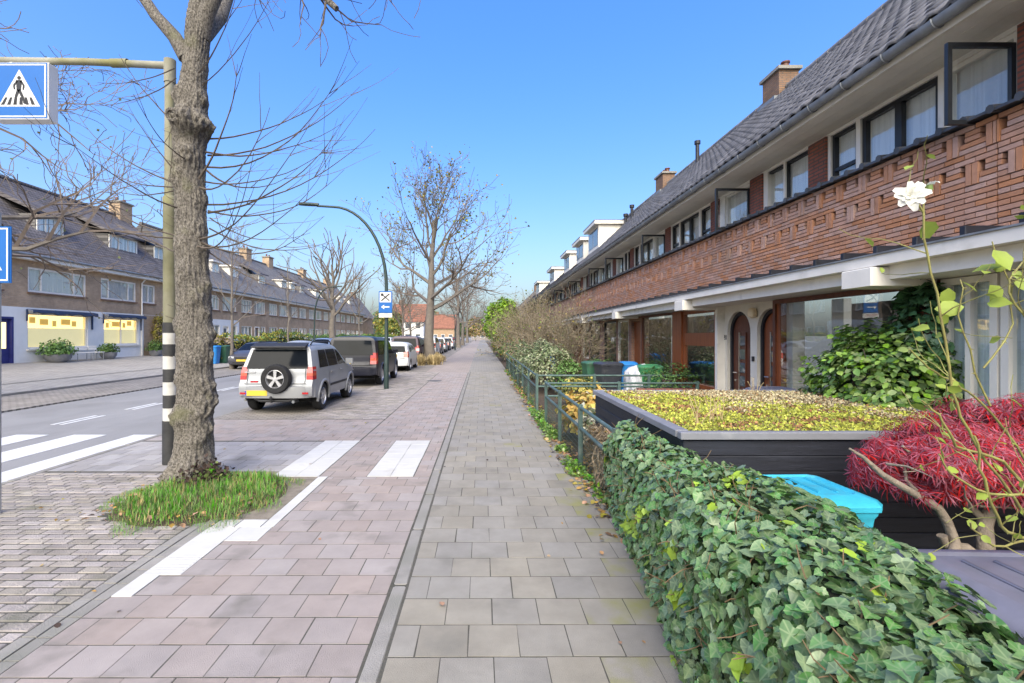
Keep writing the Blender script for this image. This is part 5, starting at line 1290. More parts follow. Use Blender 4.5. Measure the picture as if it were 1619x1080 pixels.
hedge = thing('ivy_hedge', 'thick ivy hedge with glossy lobed leaves along the footpath', 'hedge', (0,0,0))
X0, X1, HT = 1.10, 1.80, .94
def hx1(y): return lerp([(0,1.45),(1.4,1.66),(1.9,1.87),(2.3,2.0),(2.6,2.04),(3.05,1.88),(3.45,1.80),(3.9,1.62),(5.2,1.62)], y)
def hx0(y): return lerp([(0,1.0),(2.3,1.03),(2.7,1.08),(3.5,1.19),(5.1,1.36)], y)
def hsurf(u, y):
    # u in 0..1 runs up the path side, over the top, down the garden side
    X0 = hx0(y); x1 = hx1(y); endf = min(1, max(.0, (5.18-y)/.35))**.5; ht = HT*(.80+.20*endf)+.05*noise.noise((0,y*1.3,5)); rr = .22
    a = ht-rr; b = (x1-X0)-2*rr; arc = rr*math.pi/2; tot = a+arc+b+arc+a*.6
    s = u*tot; n = noise.noise((u*9, y*3.1, 1))*.055+noise.noise((u*22, y*8, 9))*.02
    if s < a: p = (X0, s); nn = (-1, .12)
    elif s < a+arc: t = (s-a)/rr; p = (X0+rr-rr*math.cos(t), a+rr*math.sin(t)); nn = (-math.cos(t), math.sin(t))
    elif s < a+arc+b: p = (X0+rr+s-a-arc, ht); nn = (0, 1)
    elif s < a+2*arc+b: t = (s-a-arc-b)/rr; p = (x1-rr+rr*math.sin(t), a+rr*math.cos(t)); nn = (math.sin(t), math.cos(t))
    else: p = (x1, max(.05, a-(s-a-2*arc-b))); nn = (1, .1)
    shrink = 1 if y < 4.95 else max(.55, 1-(y-4.95)*1.2)
    cx = (X0+x1)/2
    return (cx+(p[0]-cx)*shrink + nn[0]*n + .06*(ht-p[1])*(1 if p[0] < cx else 0) - .02, p[1]+nn[1]*n), nn
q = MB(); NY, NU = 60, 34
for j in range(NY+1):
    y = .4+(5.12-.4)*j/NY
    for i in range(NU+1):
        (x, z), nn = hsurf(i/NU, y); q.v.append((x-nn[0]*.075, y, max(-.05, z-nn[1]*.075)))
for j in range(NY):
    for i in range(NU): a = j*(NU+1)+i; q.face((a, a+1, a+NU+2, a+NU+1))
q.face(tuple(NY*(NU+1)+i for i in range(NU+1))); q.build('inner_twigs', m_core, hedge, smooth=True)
N = 21000
us = rng.uniform(0, 1, N); ysr = rng.uniform(.4, 5.2, N); POS = np.zeros((N,3)); NR_ = np.zeros((N,3)); depth = rng.uniform(-.10, .045, N)
for k in range(N):
    (x, z), nn = hsurf(us[k], ysr[k]); POS[k] = (x+nn[0]*depth[k], ysr[k], max(.0, z+nn[1]*depth[k])); NR_[k] = (nn[0], -.15, nn[1]*1.0+.35)
# end cap leaves at the far end
endk = ysr > 4.9; NR_[endk,1] += rng.uniform(0,.9,endk.sum())
NR_ += rng.normal(0, .45, (N,3)); TD = rng.normal(0, .5, (N,3)); TD[:,2] -= .75; TD[:,0] -= .25
SZ = rng.uniform(.028, .068, N)*np.where(rng.random(N) < .3, .7, 1)*(1.0+.12*(ysr < 2.6))
RM = frames(NR_, TD)
SZ = SZ*1.05
pxs = 761+755*POS[:,0]/np.maximum(POS[:,1], .3); pys = 531+755*(1.83-POS[:,2])/np.maximum(POS[:,1], .3)
vis = (pxs < 1610) & (pys < 1075) & (POS[:,1] > 1.0) & (depth > -.01) & (us < .8)
score = SZ/POS[:,1]*vis; order = np.argsort(-score)
young = np.zeros(N, int)
for cx, cy in ((1060,865),(1075,935),(1095,700),(1180,1045),(1060,1040),(1015,805),(1160,760),(1390,930),(1000,830)):
    young[np.hypot(pxs-cx, pys-cy) < 11] = 1
young[rng.random(N) < .012] = 1
lm = {}
for m_, mt in ((0, m_ivy), (1, m_ivyl)):
    lm[m_] = add_vein(npmesh('leaf', IV, IVY[1], mt), VEIN); lm[m_+2] = add_vein(npmesh('leaf', IV2, IVY[1], mt), VEIN)
for k in order[:300]:
    o = obj('leaf', lm[int(young[k])+2*(k % 2)], hedge); m4 = np.eye(4); m4[:3,:3] = RM[k]*SZ[k]; m4[:3,3] = POS[k]; o.matrix_local = Matrix(m4.tolist())
rest = order[300:]
for h_ in (0, 1):
    r_ = rest[rest % 2 == h_]; tag(obj('foliage', add_vein(scatter_mesh('foliage', IV2 if h_ else IV, IVY[1], RM[r_], POS[r_], SZ[r_], [m_ivy, m_ivyl], young[r_]), VEIN), hedge), kind='stuff')
q = MB(); random.seed(31)
for k in range(300):
    y = random.uniform(1.2, 4.9); u = random.uniform(.08, .62); (x, z), nn = hsurf(u, y)
    p, _ = path((x-nn[0]*.05, y, z-nn[1]*.05), (nn[0]+random.gauss(0,.6), random.gauss(0,.8), nn[1]+random.gauss(0,.4)), random.uniform(.08,.22), 4, .25); q.tube(p, [.004,.0035,.003,.0025,.002], 4, cap=False)
tag(q.build('stems', m_stem, hedge), kind='stuff')

# --- shed with sedum roof
m_plank = M('black_plank', (.014,.016,.024), .55, .35, 4, rand=.3, stretch=(.6,1,8), bump=.2, bscale=30)
m_trim = M('grey_roof_trim', (.19,.195,.22), .5, .12, 3, dirt=((.40,.40,.40), 2.2, .55, .8))
shed = thing('bike_shed', 'low black plank bike shed with a sedum roof and grey edge trim', 'shed', (3.0, 5.2, 0))
iv = Vector((-3.0, -5.2, 0)); SX0, SX1, SY0, SY1, SZt = 1.60, 4.52, 3.78, 6.70, 1.07
def B(mb, nm, m, sm=False, par=None): o = mb.build(nm, m, par or shed, sm); o.location = iv if par is None else (0,0,0); return o
B(MB().box(SX0+.05, SX1-.05, SY0+.05, SY1-.05, -.1, SZt-.05), 'shed_frame', m_black)
for k in range(8):
    z0 = .03+k*.122; 
    B(MB().bev(SX0, SX1, SY0+random.uniform(0,.004), SY0+.045, z0, z0+.115, .006), 'plank', m_plank)
    B(MB().bev(SX0-.001, SX0+.04, SY0+.05, SY1, z0, z0+.115, .006), 'plank', m_plank)
    B(MB().bev(SX1-.04, SX1+.001, SY0+.05, SY1, z0, z0+.115, .006), 'plank', m_plank)
    B(MB().bev(SX0+.05, SX1-.05, SY1-.04, SY1+.001, z0, z0+.115, .006), 'plank', m_plank)
zt = SZt
for a in ((SX0-.03, SX1+.03, SY0-.03, SY0+.05), (SX0-.03, SX1+.03, SY1-.075, SY1+.03), (SX0-.03, SX0+.075, SY0+.078, SY1-.078), (SX1-.075, SX1+.03, SY0+.078, SY1-.078)):
    B(MB().bev(*a, zt-.055, zt, .006), 'roof_trim', m_trim)
B(MB().box(SX0+.075, SX1-.075, SY0+.075, SY1-.075, zt-.052, zt-.02), 'roof_substrate', M('sedum_soil', (.17,.13,.075), .95, .4, 8, bump=.7, bscale=30))
m_sed = [M('sedum_yellow', (.46,.48,.08), .7, .25, 4, rand=.3, trans=.2), M('sedum_pale', (.48,.41,.25), .8, .25, 4, rand=.25), M('sedum_brown', (.26,.135,.06), .8, .3, 4, rand=.35), M('sedum_green', (.24,.28,.05), .7, .3, 4, rand=.3)]
N = 26000
x = rng.uniform(SX0+.08, SX1-.08, N); y = rng.uniform(SY0+.08, SY1-.08, N)
f1 = np.array([noise.noise((a*1.1+3, b*1.1, 2)) for a, b in zip(x, y)]); f2 = np.array([noise.noise((a*4, b*4, 7)) for a, b in zip(x, y)])
pale = (f1*.6+(y-5.0)*.28+(x-2.9)*.22+f2*.35) + rng.normal(0,.12,N)
mi = np.where(pale > .19, 1, np.where(f2+rng.normal(0,.2,N) > .27, 2, np.where(rng.random(N) < .17, 3, 0)))
mi = np.where((mi == 1) & (rng.random(N) < .16), 2, mi)
h = .015+.03*np.clip(f1+f2*.6+.3, 0, 1.2)
z = zt-.02+h*rng.random(N)
nn = rng.normal(0,.6,(N,3)); nn[:,2] += .7; tt = rng.normal(0,1,(N,3)); tt[:,2] += .5
tag(B2 := obj('sedum', scatter_mesh('sedum', *DIAMOND, frames(nn, tt), np.stack([x,y,z],1)+np.array(iv), rng.uniform(.013,.032,N), m_sed, mi), shed), kind='stuff')
q = MB(); random.seed(9)
for px_, py_ in ((2.05,4.25),(2.2,4.35),(3.4,5.9),(1.85,4.1)):
    for k in range(5): p, _ = path((px_+random.gauss(0,.02), py_, zt-.01), (random.gauss(0,.4), random.gauss(0,.4), 1), random.uniform(.15,.30), 5, .15, .05); q.tube(p, .0035, 4)
B(q, 'dry_stalks', M('dry_stalk', (.36,.28,.15), .9, .2, 9))['kind'] = 'stuff'

# --- wheelie bins
def bin_(label, loc, rz, bm, lm_, h=1.05, w=.56, d=.60, wrap=None, name='wheelie_bin'):
    t = thing(name, label, 'bin', loc, rz, 'wheelie bins in the front gardens')
    b = MB(); n = 9; vs = []
    prof = [(.0,.78),(.12,.80),(.5,.90),(.86,.985),(.90,1.0),(.93,1.04),(.955,1.04)]
    def ring(k, z):
        a, c = w/2*k, d/2*k; r = .05; return [(-a+r,-c,z),(a-r,-c,z),(a,-c+r,z),(a,c-r,z),(a-r,c,z),(-a+r,c,z),(-a,c-r,z),(-a,-c+r,z)]
    for z, k in prof: vs += ring(k, .03+z*(h-.08)/.955)
    b.add(vs, [(8*j+i, 8*j+(i+1)%8, 8*j+8+(i+1)%8, 8*j+8+i) for j in range(len(prof)-1) for i in range(8)] + [tuple(range(7,-1,-1))])
    b.build('body', bm, t, smooth=35)
    l = MB(); zl = h-.052; vs = []
    for k, z in ((1.06,0),(1.09,.005),(1.09,.035),(1.02,.06),(.80,.085),(.74,.087),(.70,.075),(.0,.078)):
        a, c = w/2*k, d/2*k; r = .05*k; vs += [(-a+r,-c,zl+z),(a-r,-c,zl+z),(a,-c+r,zl+z),(a,c-r,zl+z),(a-r,c,zl+z),(-a+r,c,zl+z),(-a,c-r,zl+z),(-a,-c+r,zl+z)]
    l.add(vs, [(8*j+i, 8*j+(i+1)%8, 8*j+8+(i+1)%8, 8*j+8+i) for j in range(7) for i in range(8)])
    lo = l.build('lid', lm_, t, smooth=30)
    hd = MB(); hd.tube([(-w/2*.7,d/2*1.05,zl+.01),(-w/2*.7,d/2*1.22,zl+.035),(w/2*.7,d/2*1.22,zl+.035),(w/2*.7,d/2*1.05,zl+.01)], .016, 8); hd.build('handle', lm_, t, smooth=50)
    g = MB()
    for s in (-.24, .24): g.bev(s*w-.03, s*w+.03, -d/2*1.16, -d/2*1.05, zl+.0, zl+.045, .008)
    g.build('lid_grip', lm_, lo)
    g = MB()
    for k in range(3): g.bev(-w*.27, w*.27, -d*.22+k*d*.2, -d*.20+k*d*.2, zl+.07, zl+.086, .004)
    g.build('lid_rib', lm_, lo)
    g = MB(); g.tube([(-w*.40,d/2*1.02,zl+.03),(w*.40,d/2*1.02,zl+.03)], .02, 8); g.build('lid_hinge', lm_, lo, smooth=50)
    for s in (-1, 1):
        q = MB(); q.lathe([(.0,-.025),(.09,-.025),(.10,-.015),(.10,.015),(.09,.025),(.0,.025)], 16, 'x', (s*w*.40, d/2*.85, .10)); q.build('wheel', m_tyre, t, smooth=40)
    return t
def plas(n, c): return M(n, c, .42, .14, 5, spec=.5, dirt=(tuple(.5*v+.05 for v in c), 7, .55, .8))
b_blue = plas('bin_cyan', (.035,.36,.50)); b_green = plas('bin_pale_green', (.30,.46,.29)); b_grey = plas('bin_slate', (.135,.135,.175)); b_dk = plas('bin_charcoal', (.035,.038,.048)); b_bl2 = plas('bin_blue', (.02,.19,.52)); b_gr2 = plas('bin_green', (.045,.21,.085)); b_gr3 = plas('bin_dark_green', (.04,.12,.07))
bin_('bright cyan lidded bin between the hedge and the black shed', (2.12, 3.16, -.045), R(92), b_blue, b_blue, .86)
bin_('pale green lidded bin half buried in the ivy', (2.06, 2.45, -.045), R(90), b_gr2, b_green, .70)
bin_('slate grey lidded bin at the lower right corner', (2.10, 1.80, -.045), R(88), b_grey, b_grey, .92, w=.62, d=.64)
bin_('charcoal wheelie bin beside the blue one behind the garden rail', (3.45, 13.0, -.035), R(10), b_dk, b_dk, 1.12, w=.60)
bin_('dark green wheelie bin behind the charcoal one', (3.25, 13.8, -.035), R(5), b_gr3, b_gr3, 1.10)
bin_('blue wheelie bin next to the charcoal one', (4.02, 13.1, -.035), R(-15), b_bl2, b_bl2, 1.12, w=.48)
wb = bin_('green wheelie bin with clear plastic wrapped round it', (4.28, 12.15, -.035), R(-12), b_gr2, b_gr2, 1.10)
bin_('grey lidded bin under the big bay window', (4.62, 7.55, -.045), R(90), b_dk, b_grey, 1.02)
bin_('blue bin beyond the fence among the variegated shrubs', (2.9, 19.6, -.035), R(0), b_bl2, b_bl2, 1.1)
bin_('small dark litter bin at the edge of the path further on', (1.75, 29.5, -.035), 0, b_dk, b_dk, 1.35, w=.42, d=.42)
# plastic sheet
m_film = M('clear_plastic_sheet', (.55,.56,.58), .25, .25, 8, spec=.7)
q = MB(); n = 22; random.seed(2)
for j in range(9):
    for k in range(n+1):
        a = R(100)+R(200)*k/n; z = .15+.85*j/8; rr = .36+.05*math.sin(k*1.7+j*.9)+.04*random.random()-(.10 if j == 8 else 0); q.v.append((4.10+rr*1.0*math.cos(a), 12.3+rr*math.sin(a), z+.03*math.sin(k*2.3)))
q.v.append((4.2,12.3,1.12)); top_i = len(q.v)-1
for j in range(8):
    for k in range(n): a = j*(n+1)+k; q.face((a, a+1, a+n+2, a+n+1))
for k in range(n): q.face((8*(n+1)+k, 8*(n+1)+k+1, top_i))
tag(q.build('plastic_sheet', m_film, None, smooth=80), 'crumpled translucent plastic sheet bunched beside the green bin', 'plastic sheet')

# --- steel fences
m_fence = M('fence_green', (.075,.125,.115), .5, .25, 6, metal=.2, dirt=((.22,.24,.22), 5, .55, .8))
m_gauze = glassmat('fence_mesh', (.5,.55,.52), .2, 1.05, 0)
def fence(label, pts, posts, hts=(.56,.84), mesh=True):
    t = thing('garden_fence', label, 'fence', (pts[0][0], pts[0][1], 0)); iv = Vector((-pts[0][0], -pts[0][1], 0))
    for h in hts:
        q = MB(); q.tube([(a, b, h) for a, b in pts], .023, 8); o = q.build('rail', m_fence, t, smooth=50); o.location = iv
    for (a, b) in posts:
        q = MB(); q.box(a-.028, a+.028, b-.028, b+.028, -.06, hts[-1]+.04); o = q.build('post', m_fence, t); o.location = iv
    if mesh:
        q = MB(); (a, b), (c, d) = pts[0], pts[-1]; L = math.hypot(c-a, d-b); n = int(L/.07)
        for k in range(n+1):
            u = k/max(1,n); q.tube([(a+(c-a)*u, b+(d-b)*u, .02), (a+(c-a)*u, b+(d-b)*u, hts[0])], .0022, 3, cap=False)
        for k in range(8): z = .03+k*.07; q.tube([(a, b, z), (c, d, z)], .0022, 3, cap=False)
        o = q.build('wire_mesh', m_fence, t); o.location = iv; o['kind'] = 'stuff'
    return t
fence('green steel garden rail running along the path to the ivy hedge', [(1.36,10.05),(1.38,4.75)], [(1.36,10.05),(1.365,8.3),(1.37,6.6),(1.378,4.9)])
fence('green steel rail crossing the garden in front of the bins', [(1.33,11.4),(5.35,11.4)], [(1.33,11.4),(2.7,11.4),(4.0,11.4),(5.3,11.4)], (.62,.88), False)
fence('short green cross rail at the near side of the garden path', [(1.40,10.06),(4.6,10.06)], [(2.9,10.06),(4.55,10.06)], (.56,.83), True)
fence('green steel garden rail continuing along the path past the gate gap', [(1.33,11.45),(1.36,26)], [(1.33,11.48),(1.335,13.5),(1.34,15.5),(1.345,17.5),(1.35,20),(1.355,23)], (.6,.88))
# low brick walls near the doors
q = MB().box(3.9, 5.0, 8.65, 8.85, -.05, .48); tag(q.build('garden_wall', m_brickwall), 'low pale brick garden wall before the arched doors', 'wall')
q = MB().box(3.6, 4.98, 10.95, 11.1, -.05, .62); tag(q.build('garden_wall', m_pier), 'low red brick wall under the rose bush by the dark door', 'wall')

# --- leafy shrubs
def bush(name, label, c, rad, n, size, mats, frac=None, stems=14, seed=1, tmpl=OVAL, flat=.5, clump=.35, cat='shrub', base=None, stem_mat=None, sh=.55):
    t = thing(name, label, cat, (c[0], c[1], 0)); random.seed(seed); r2 = np.random.default_rng(seed)
    d = unit(r2.normal(0,1,(n,3))); d[:,2] = np.where(d[:,2] < -.55, -d[:,2], d[:,2])
    cl = np.array([noise.noise((a*2.3+seed, b*2.3, e*2.3)) for a, b, e in d]); cl2 = np.array([noise.noise((a*5+seed, b*5, e*5)) for a, b, e in d])
    rr = (1+clump*cl+clump*.5*cl2)*r2.uniform(sh, 1, n)**.5
    pos = d*rr[:,None]*np.array(rad)+np.array([0, 0, c[2]])
    pos[:,2] = np.maximum(pos[:,2], .01)
    nn = d+r2.normal(0,.5,(n,3)); nn[:,2] += flat; tt = r2.normal(0,.6,(n,3)); tt[:,2] -= .5; tt += d*.5
    mi = r2.choice(len(mats), n, p=frac) if frac else r2.integers(0, len(mats), n)
    tag(obj('foliage', scatter_mesh('foliage', *tmpl, frames(nn, tt), pos, size*r2.uniform(.6,1.3,n), mats, mi), t), kind='stuff')
    q = MB()
    for k in range(stems):
        a = random.uniform(0, 6.28); e = Vector((math.cos(a)*rad[0]*random.random()*.8, math.sin(a)*rad[1]*random.random()*.8, c[2]+rad[2]*random.uniform(-.1,.8)))
        p0 = Vector((random.gauss(0,.06), random.gauss(0,.06), 0)); mid = p0.lerp(e, .5)+Vector((random.gauss(0,.06), random.gauss(0,.06), .08)); q.tube([p0, mid, e], [.016,.011,.005], 5)
    q.build('stems', stem_mat or m_twig, t)
    return t
m_lf = [M('shrub_leaf', (.25,.39,.075), .42, .3, 4, rand=.3, huer=.015, spec=.5, trans=.2), M('shrub_leaf_dark', (.11,.21,.05), .45, .3, 4, rand=.3, trans=.1)]
bush('round_shrub', 'dense round bright green shrub in front of the bay window', (4.86, 5.80, 1.0), (.68,.92,.92), 7000, .085, m_lf, [.62,.38], 20, 3, flat=.8)
m_iv2 = M('climber_leaf', (.05,.12,.05), .4, .3, 4, rand=.35, spec=.5)
bush('climbing_ivy', 'dark ivy climbing the post beside the bay window', (4.92, 5.36, 1.75), (.17,.30,.80), 900, .085, [m_iv2], None, 6, 4, tmpl=IVY, cat='climber')
m_rosel = [M('small_shrub_leaf', (.10,.19,.05), .5, .3, 4, rand=.35, trans=.2)]
bush('rose_shrub', 'green flowering shrub at the foot of the dark arched door', (4.6, 11.6, .55), (.75,.6,.55), 1700, .06, m_rosel, None, 12, 5)
m_var = [M('variegated_leaf', (.34,.36,.22), .6, .3, 4, rand=.35, trans=.2), M('grey_green_leaf', (.15,.20,.09), .6, .3, 4, rand=.35, trans=.2)]
bush('variegated_shrub', 'rounded grey-green variegated shrub leaning over the far fence', (2.25, 16.3, .78), (.95,1.5,.80), 4800, .075, m_var, [.42,.58], 14, 6)
bush('variegated_shrub', 'second variegated shrub further along the fence', (2.2, 20.5, .8), (.9,1.6,.8), 2600, .09, m_var, [.3,.7], 12, 7)
m_aut = [M('hosta_autumn', (.42,.27,.07), .7, .3, 3, rand=.3, trans=.2), M('hosta_yellow', (.44,.38,.09), .7, .3, 3, rand=.3, trans=.2), M('hosta_white', (.45,.44,.33), .7, .25, 3, rand=.3)]
bush('autumn_shrub', 'yellow and orange autumn plant behind the green rail', (1.98, 8.3, .42), (.5,1.0,.42), 1500, .12, m_aut, [.5,.42,.08], 12, 8)
bush('pale_shrub', 'whitish-leaved low plant by the corner of the black shed', (1.72, 7.15, .36), (.20,.38,.36), 500, .07, [m_aut[2], m_var[1]], [.7,.3], 8, 9)
m_dry = M('dry_grass', (.30,.235,.15), .9, .3, 6, rand=.35)
bush('dry_plant', 'dried brown undergrowth behind the rail next to the ivy', (1.50, 5.85, .34), (.10,.85,.36), 2400, .09, [m_dry, m_litter], [.88,.12], 30, 10, tmpl=BLADE, stem_mat=m_dry)
bush('yellow_shrub', 'yellow-green low shrub behind the cross rail', (2.6, 12.6, .35), (.6,.6,.38), 900, .08, [m_aut[1], m_leafg], [.6,.4], 8, 11)
bush('dark_shrub', 'dark green shrub between the bins and the variegated bush', (2.75, 14.9, .5), (.6,.7,.55), 1200, .075, [m_lf[1]], None, 10, 12)
bush('low_plants', 'green plants under the window past the bins', (4.2, 16.6, .5), (.6,1.0,.55), 1300, .07, m_rosel+[m_lf[1]], None, 10, 13)
m_lime = [M('lime_leaf', (.26,.42,.03), .55, .25, 1.2, rand=.3, trans=.3), M('lime_leaf_deep', (.14,.27,.03), .55, .25, 1.2, rand=.3, trans=.2)]
bush('bright_tree', 'bright lime-green tree standing at the end of the garden row', (2.1, 47, 3.0), (1.75,2.0,2.35), 6500, .26, m_lime, [.65,.35], 12, 14, cat='tree')
bush('low_hedge', 'olive shrub along the path before the lime-green tree', (1.95, 36, .95), (.75,3.5,1.0), 2600, .15, [m_lf[1], m_leafg, m_litter], [.4,.4,.2], 12, 15)
bush('low_hedge', 'dull yellow-green shrub along the path under the lime-green tree', (1.7, 43, 1.1), (.65,2.5,1.25), 2000, .17, [m_leafg, m_leafy], [.65,.35], 10, 16)
bush('low_hedge', 'brownish hedge along the path beyond the litter bin', (2.2, 27, .75), (.85,3.0,.85), 2800, .11, [m_leafg, m_dry, m_lf[1]], [.4,.25,.35], 14, 17)
bush('far_hedge', 'dark hedge at the far end of the footpath', (3.0, 62, 1.3), (1.6,8,1.6), 3000, .26, [m_lf[1], m_leafg], None, 10, 18)
# bare shrubs in the gardens
def bare(label, c, Hh, seed, n=9, spread=.7, mat=None, leaves=0):
    t = thing('bare_shrub', label, 'shrub', c); random.seed(seed); q = MB(); tips = []
    pr = dict(kids=[4,4,3], wob=.12, up=.05, ang=(20,50), ls=(.5,.8), rs=.55, rmin=.006, t0=.3)
    for k in range(n):
        a = k*2.4; d = V3(math.cos(a)*spread, math.sin(a)*spread, 1); grow([q], V3(math.cos(a)*.1, math.sin(a)*.1, 0), d, Hh*.5, .03, 0, 3, pr, tips)
    tag(q.build('branches', mat or M('shrub_bark', (.20,.165,.115), .9, .25, 5), t), kind='stuff')
    if leaves: leafcloud('leaves', tips, leaves, .07, [m_leafg, m_leafy], t, .1, frac=[.6,.4])
    return t
bare('large bare brown shrub spreading in front of the brick band', (2.9, 17.2, 0), 3.7, 61, 12, .65, None, 420)
bare('bare shrub further along behind the variegated bushes', (2.7, 23.5, 0), 4.2, 62, 12, .6, None, 600)
bare('third bare shrub near the end of the garden row', (2.5, 31, 0), 4.6, 63, 12, .55, None, 700)
bare('thin bare shrub beside the lime-green tree', (3.2, 40, 0), 4.8, 64, 8, .45, None, 160)

# --- japanese maple
m_mapl = M('maple_red_leaf', (.45,.05,.085), .7, .3, 3, col2=(.27,.03,.05), rand=.42, huer=.018, trans=.3)
m_mbark = M('maple_bark', (.20,.165,.13), .85, .3, 8, bump=.6, bscale=40, dirt=((.10,.11,.05), 4, .55, .8))
mp = thing('red_maple', 'low weeping maple with feathery crimson leaves before the black shed', 'maple', (3.0, 2.85, -.04))
random.seed(77)
q = MB()
def br(pts, rads): q.tube([Vector(p)-Vector((3.0,2.85,-.04)) for p in pts], rads, 9)
br([(3.02,2.80,-.05),(2.98,2.78,.25),(2.92,2.76,.5),(2.95,2.8,.72),(3.05,2.85,.85),(3.15,2.9,1.0)], [.06,.052,.045,.038,.03,.02])
br([(2.93,2.76,.5),(2.80,2.76,.60),(2.72,2.80,.60),(2.70,2.80,.66)], [.035,.032,.028,.026])
br([(2.55,2.62,.50),(2.68,2.72,.56),(2.76,2.78,.62),(2.73,2.80,.74),(2.68,2.80,.82),(2.52,2.82,.92),(2.40,2.86,1.0),(2.30,2.88,1.10),(2.22,2.88,1.15)], [.03,.03,.028,.026,.024,.021,.018,.012,.006])
br([(2.62,2.81,.86),(2.58,2.9,.95),(2.65,3.0,1.1)], [.014,.010,.006])
br([(2.98,2.8,.72),(2.8,2.9,.95),(2.6,2.95,1.15)], [.022,.016,.008]); br([(3.05,2.85,.85),(3.3,2.8,1.05),(3.5,2.8,1.2)], [.022,.016,.008]); br([(3.05,2.85,.85),(3.2,3.05,1.1),(3.4,3.3,1.25)], [.022,.016,.008])
for k in range(26):
    a = random.uniform(0, 6.28); p, _ = path((3.0+random.gauss(0,.25), 2.88+random.gauss(0,.1), random.uniform(.85,1.15)), (math.cos(a), math.sin(a)*.6, .15), random.uniform(.2,.5), 5, .2, -.05); br(p, [.008,.007,.006,.004,.003,.002])
q.build('trunk', m_mbark, mp, smooth=60)
# palmate leaf with long narrow drooping fingers
mv, mf = [], []
for k in range(7):
    a = R(-95+190*k/6); Lk = 1-.28*abs(k-3)/3; o = len(mv); c, s = math.cos(a), math.sin(a)
    def pt(u, w, z): return (s*u*Lk - c*w, c*u*Lk + s*w, z)
    mv += [pt(0,0,0), pt(.35,.032,.03), pt(.35,-.032,.03), pt(.7,.04,-.07), pt(.7,-.04,-.07), pt(1.1,0,-.30)]
    mf += [(o,o+2,o+1),(o+1,o+2,o+4),(o+1,o+4,o+3),(o+3,o+4,o+5)]
N = 7000
th = rng.uniform(0, 6.283, N); ph = np.arcsin(rng.uniform(-.25, 1, N)); lob = np.array([noise.noise((math.cos(a)*1.7, math.sin(a)*1.7, b*1.7)) for a, b in zip(th, ph)])
rr = (1+.28*lob)*rng.uniform(.72, 1.02, N)
pos = np.stack([3.50+.98*rr*np.cos(ph)*np.cos(th), 3.02+.50*rr*np.cos(ph)*np.sin(th), 1.02+.40*rr*np.sin(ph)+(np.where(np.cos(th) > 0, -.16, -.03))*np.abs(np.cos(ph))**2], 1)
lob2 = np.array([noise.noise((p[0]*4, p[1]*4, p[2]*6)) for p in pos]); keep = (lob2 > -.28) & (pos[:,1] < 3.72); pos, th, ph = pos[keep], th[keep], ph[keep]; N = len(pos)
dr = np.stack([np.cos(ph)*np.cos(th), np.cos(ph)*np.sin(th), np.sin(ph)], 1)
nn = dr+rng.normal(0,.3,(N,3)); nn[:,2] += .6; tt = dr*.8+rng.normal(0,.3,(N,3)); tt[:,2] -= .9
MR = frames(nn, tt); MS = rng.uniform(.05, .10, N)
sc = MS/pos[:,1]*((pos[:,1] < 3.05) | (dr[:,2] > .5))*((761+755*pos[:,0]/pos[:,1]) < 1610); od = np.argsort(-sc); lme = npmesh('leaf', mv, mf, m_mapl); pl = pos-np.array((3.0,2.85,-.04))
for k in od[:300]:
    o = obj('leaf', lme, mp); m4 = np.eye(4); m4[:3,:3] = MR[k]*MS[k]; m4[:3,3] = pl[k]; o.matrix_local = Matrix(m4.tolist())
tag(obj('foliage', scatter_mesh('foliage', mv, mf, MR[od[300:]], pl[od[300:]], MS[od[300:]], [m_mapl]), mp), kind='stuff')

# --- climbing rose in the right foreground
m_rstem = M('rose_stem', (.30,.30,.09), .55, .3, 9, col2=(.16,.13,.05)); m_rleaf = M('rose_leaf', (.28,.36,.06), .5, .25, 6, rand=.2, trans=.35); m_petal = M('white_petal', (.80,.79,.72), .6, .04, 9, trans=.3)
rs = thing('rose_bush', 'leggy rose bush with one white bloom at the right edge', 'rose', (2.56, 2.05, -.04)); ro_ = Vector((2.56, 2.05, -.04)); random.seed(15)
q = MB(); tipsL = []
def st(pts, r0, r1, thorns=5):
    pts = [Vector(p) for p in pts]; fine = []
    for i in range(len(pts)-1):
        for k in range(4):
            t = k/4; p0 = pts[max(i-1,0)]; p1 = pts[i]; p2 = pts[i+1]; p3 = pts[min(i+2,len(pts)-1)]
            fine.append(.5*((2*p1)+(-p0+p2)*t+(2*p0-5*p1+4*p2-p3)*t*t+(-p0+3*p1-3*p2+p3)*t**3))
    fine.append(pts[-1]); n = len(fine)
    fine = [p+rv(.004) for p in fine]
    q.tube([p-ro_ for p in fine], [r0+(r1-r0)*i/(n-1) for i in range(n)], 7)
    for k in range(thorns*2):
        i = random.randint(1, n-2); d = rv(1).normalized(); q.tube([fine[i]-ro_, fine[i]-ro_+d*.013], [.003,.0005], 4, cap=False)
    tipsL.append(fine)
    for k in range(5 if r0 > .0045 else 2):
        i = random.randint(n//3, n-2); dd = (rv(.8)+Vector((-.25,0,.5))).normalized(); p2, _ = path(fine[i], dd, random.uniform(.10,.32), 6, .22, .04); q.tube([p-ro_ for p in p2], [max(.0014, r1*.75*(1-.12*j)) for j in range(7)], 5); tipsL.append(p2)
    return fine
def PT(px, py, Y): return (( px-761)*Y/755, Y, 1.83-(py-531)*Y/755)
st([(2.56,2.05,-.05),(2.53,2.05,.72),(2.26,1.98,1.08),(1.98,1.92,1.4),(1.88,1.9,1.62),(1.79,1.88,2.0),(1.72,1.86,2.28),(1.735,1.85,2.42)], .0065, .0035)
st([(1.73,1.86,2.30),(1.66,1.85,2.38),(1.62,1.85,2.385)], .004, .003, 1)
st([(2.53,2.03,.75),(2.32,1.98,1.2),(2.1,1.96,1.5),(1.95,1.94,1.62),(1.80,1.92,1.70),(1.70,1.9,1.78)], .0055, .003)
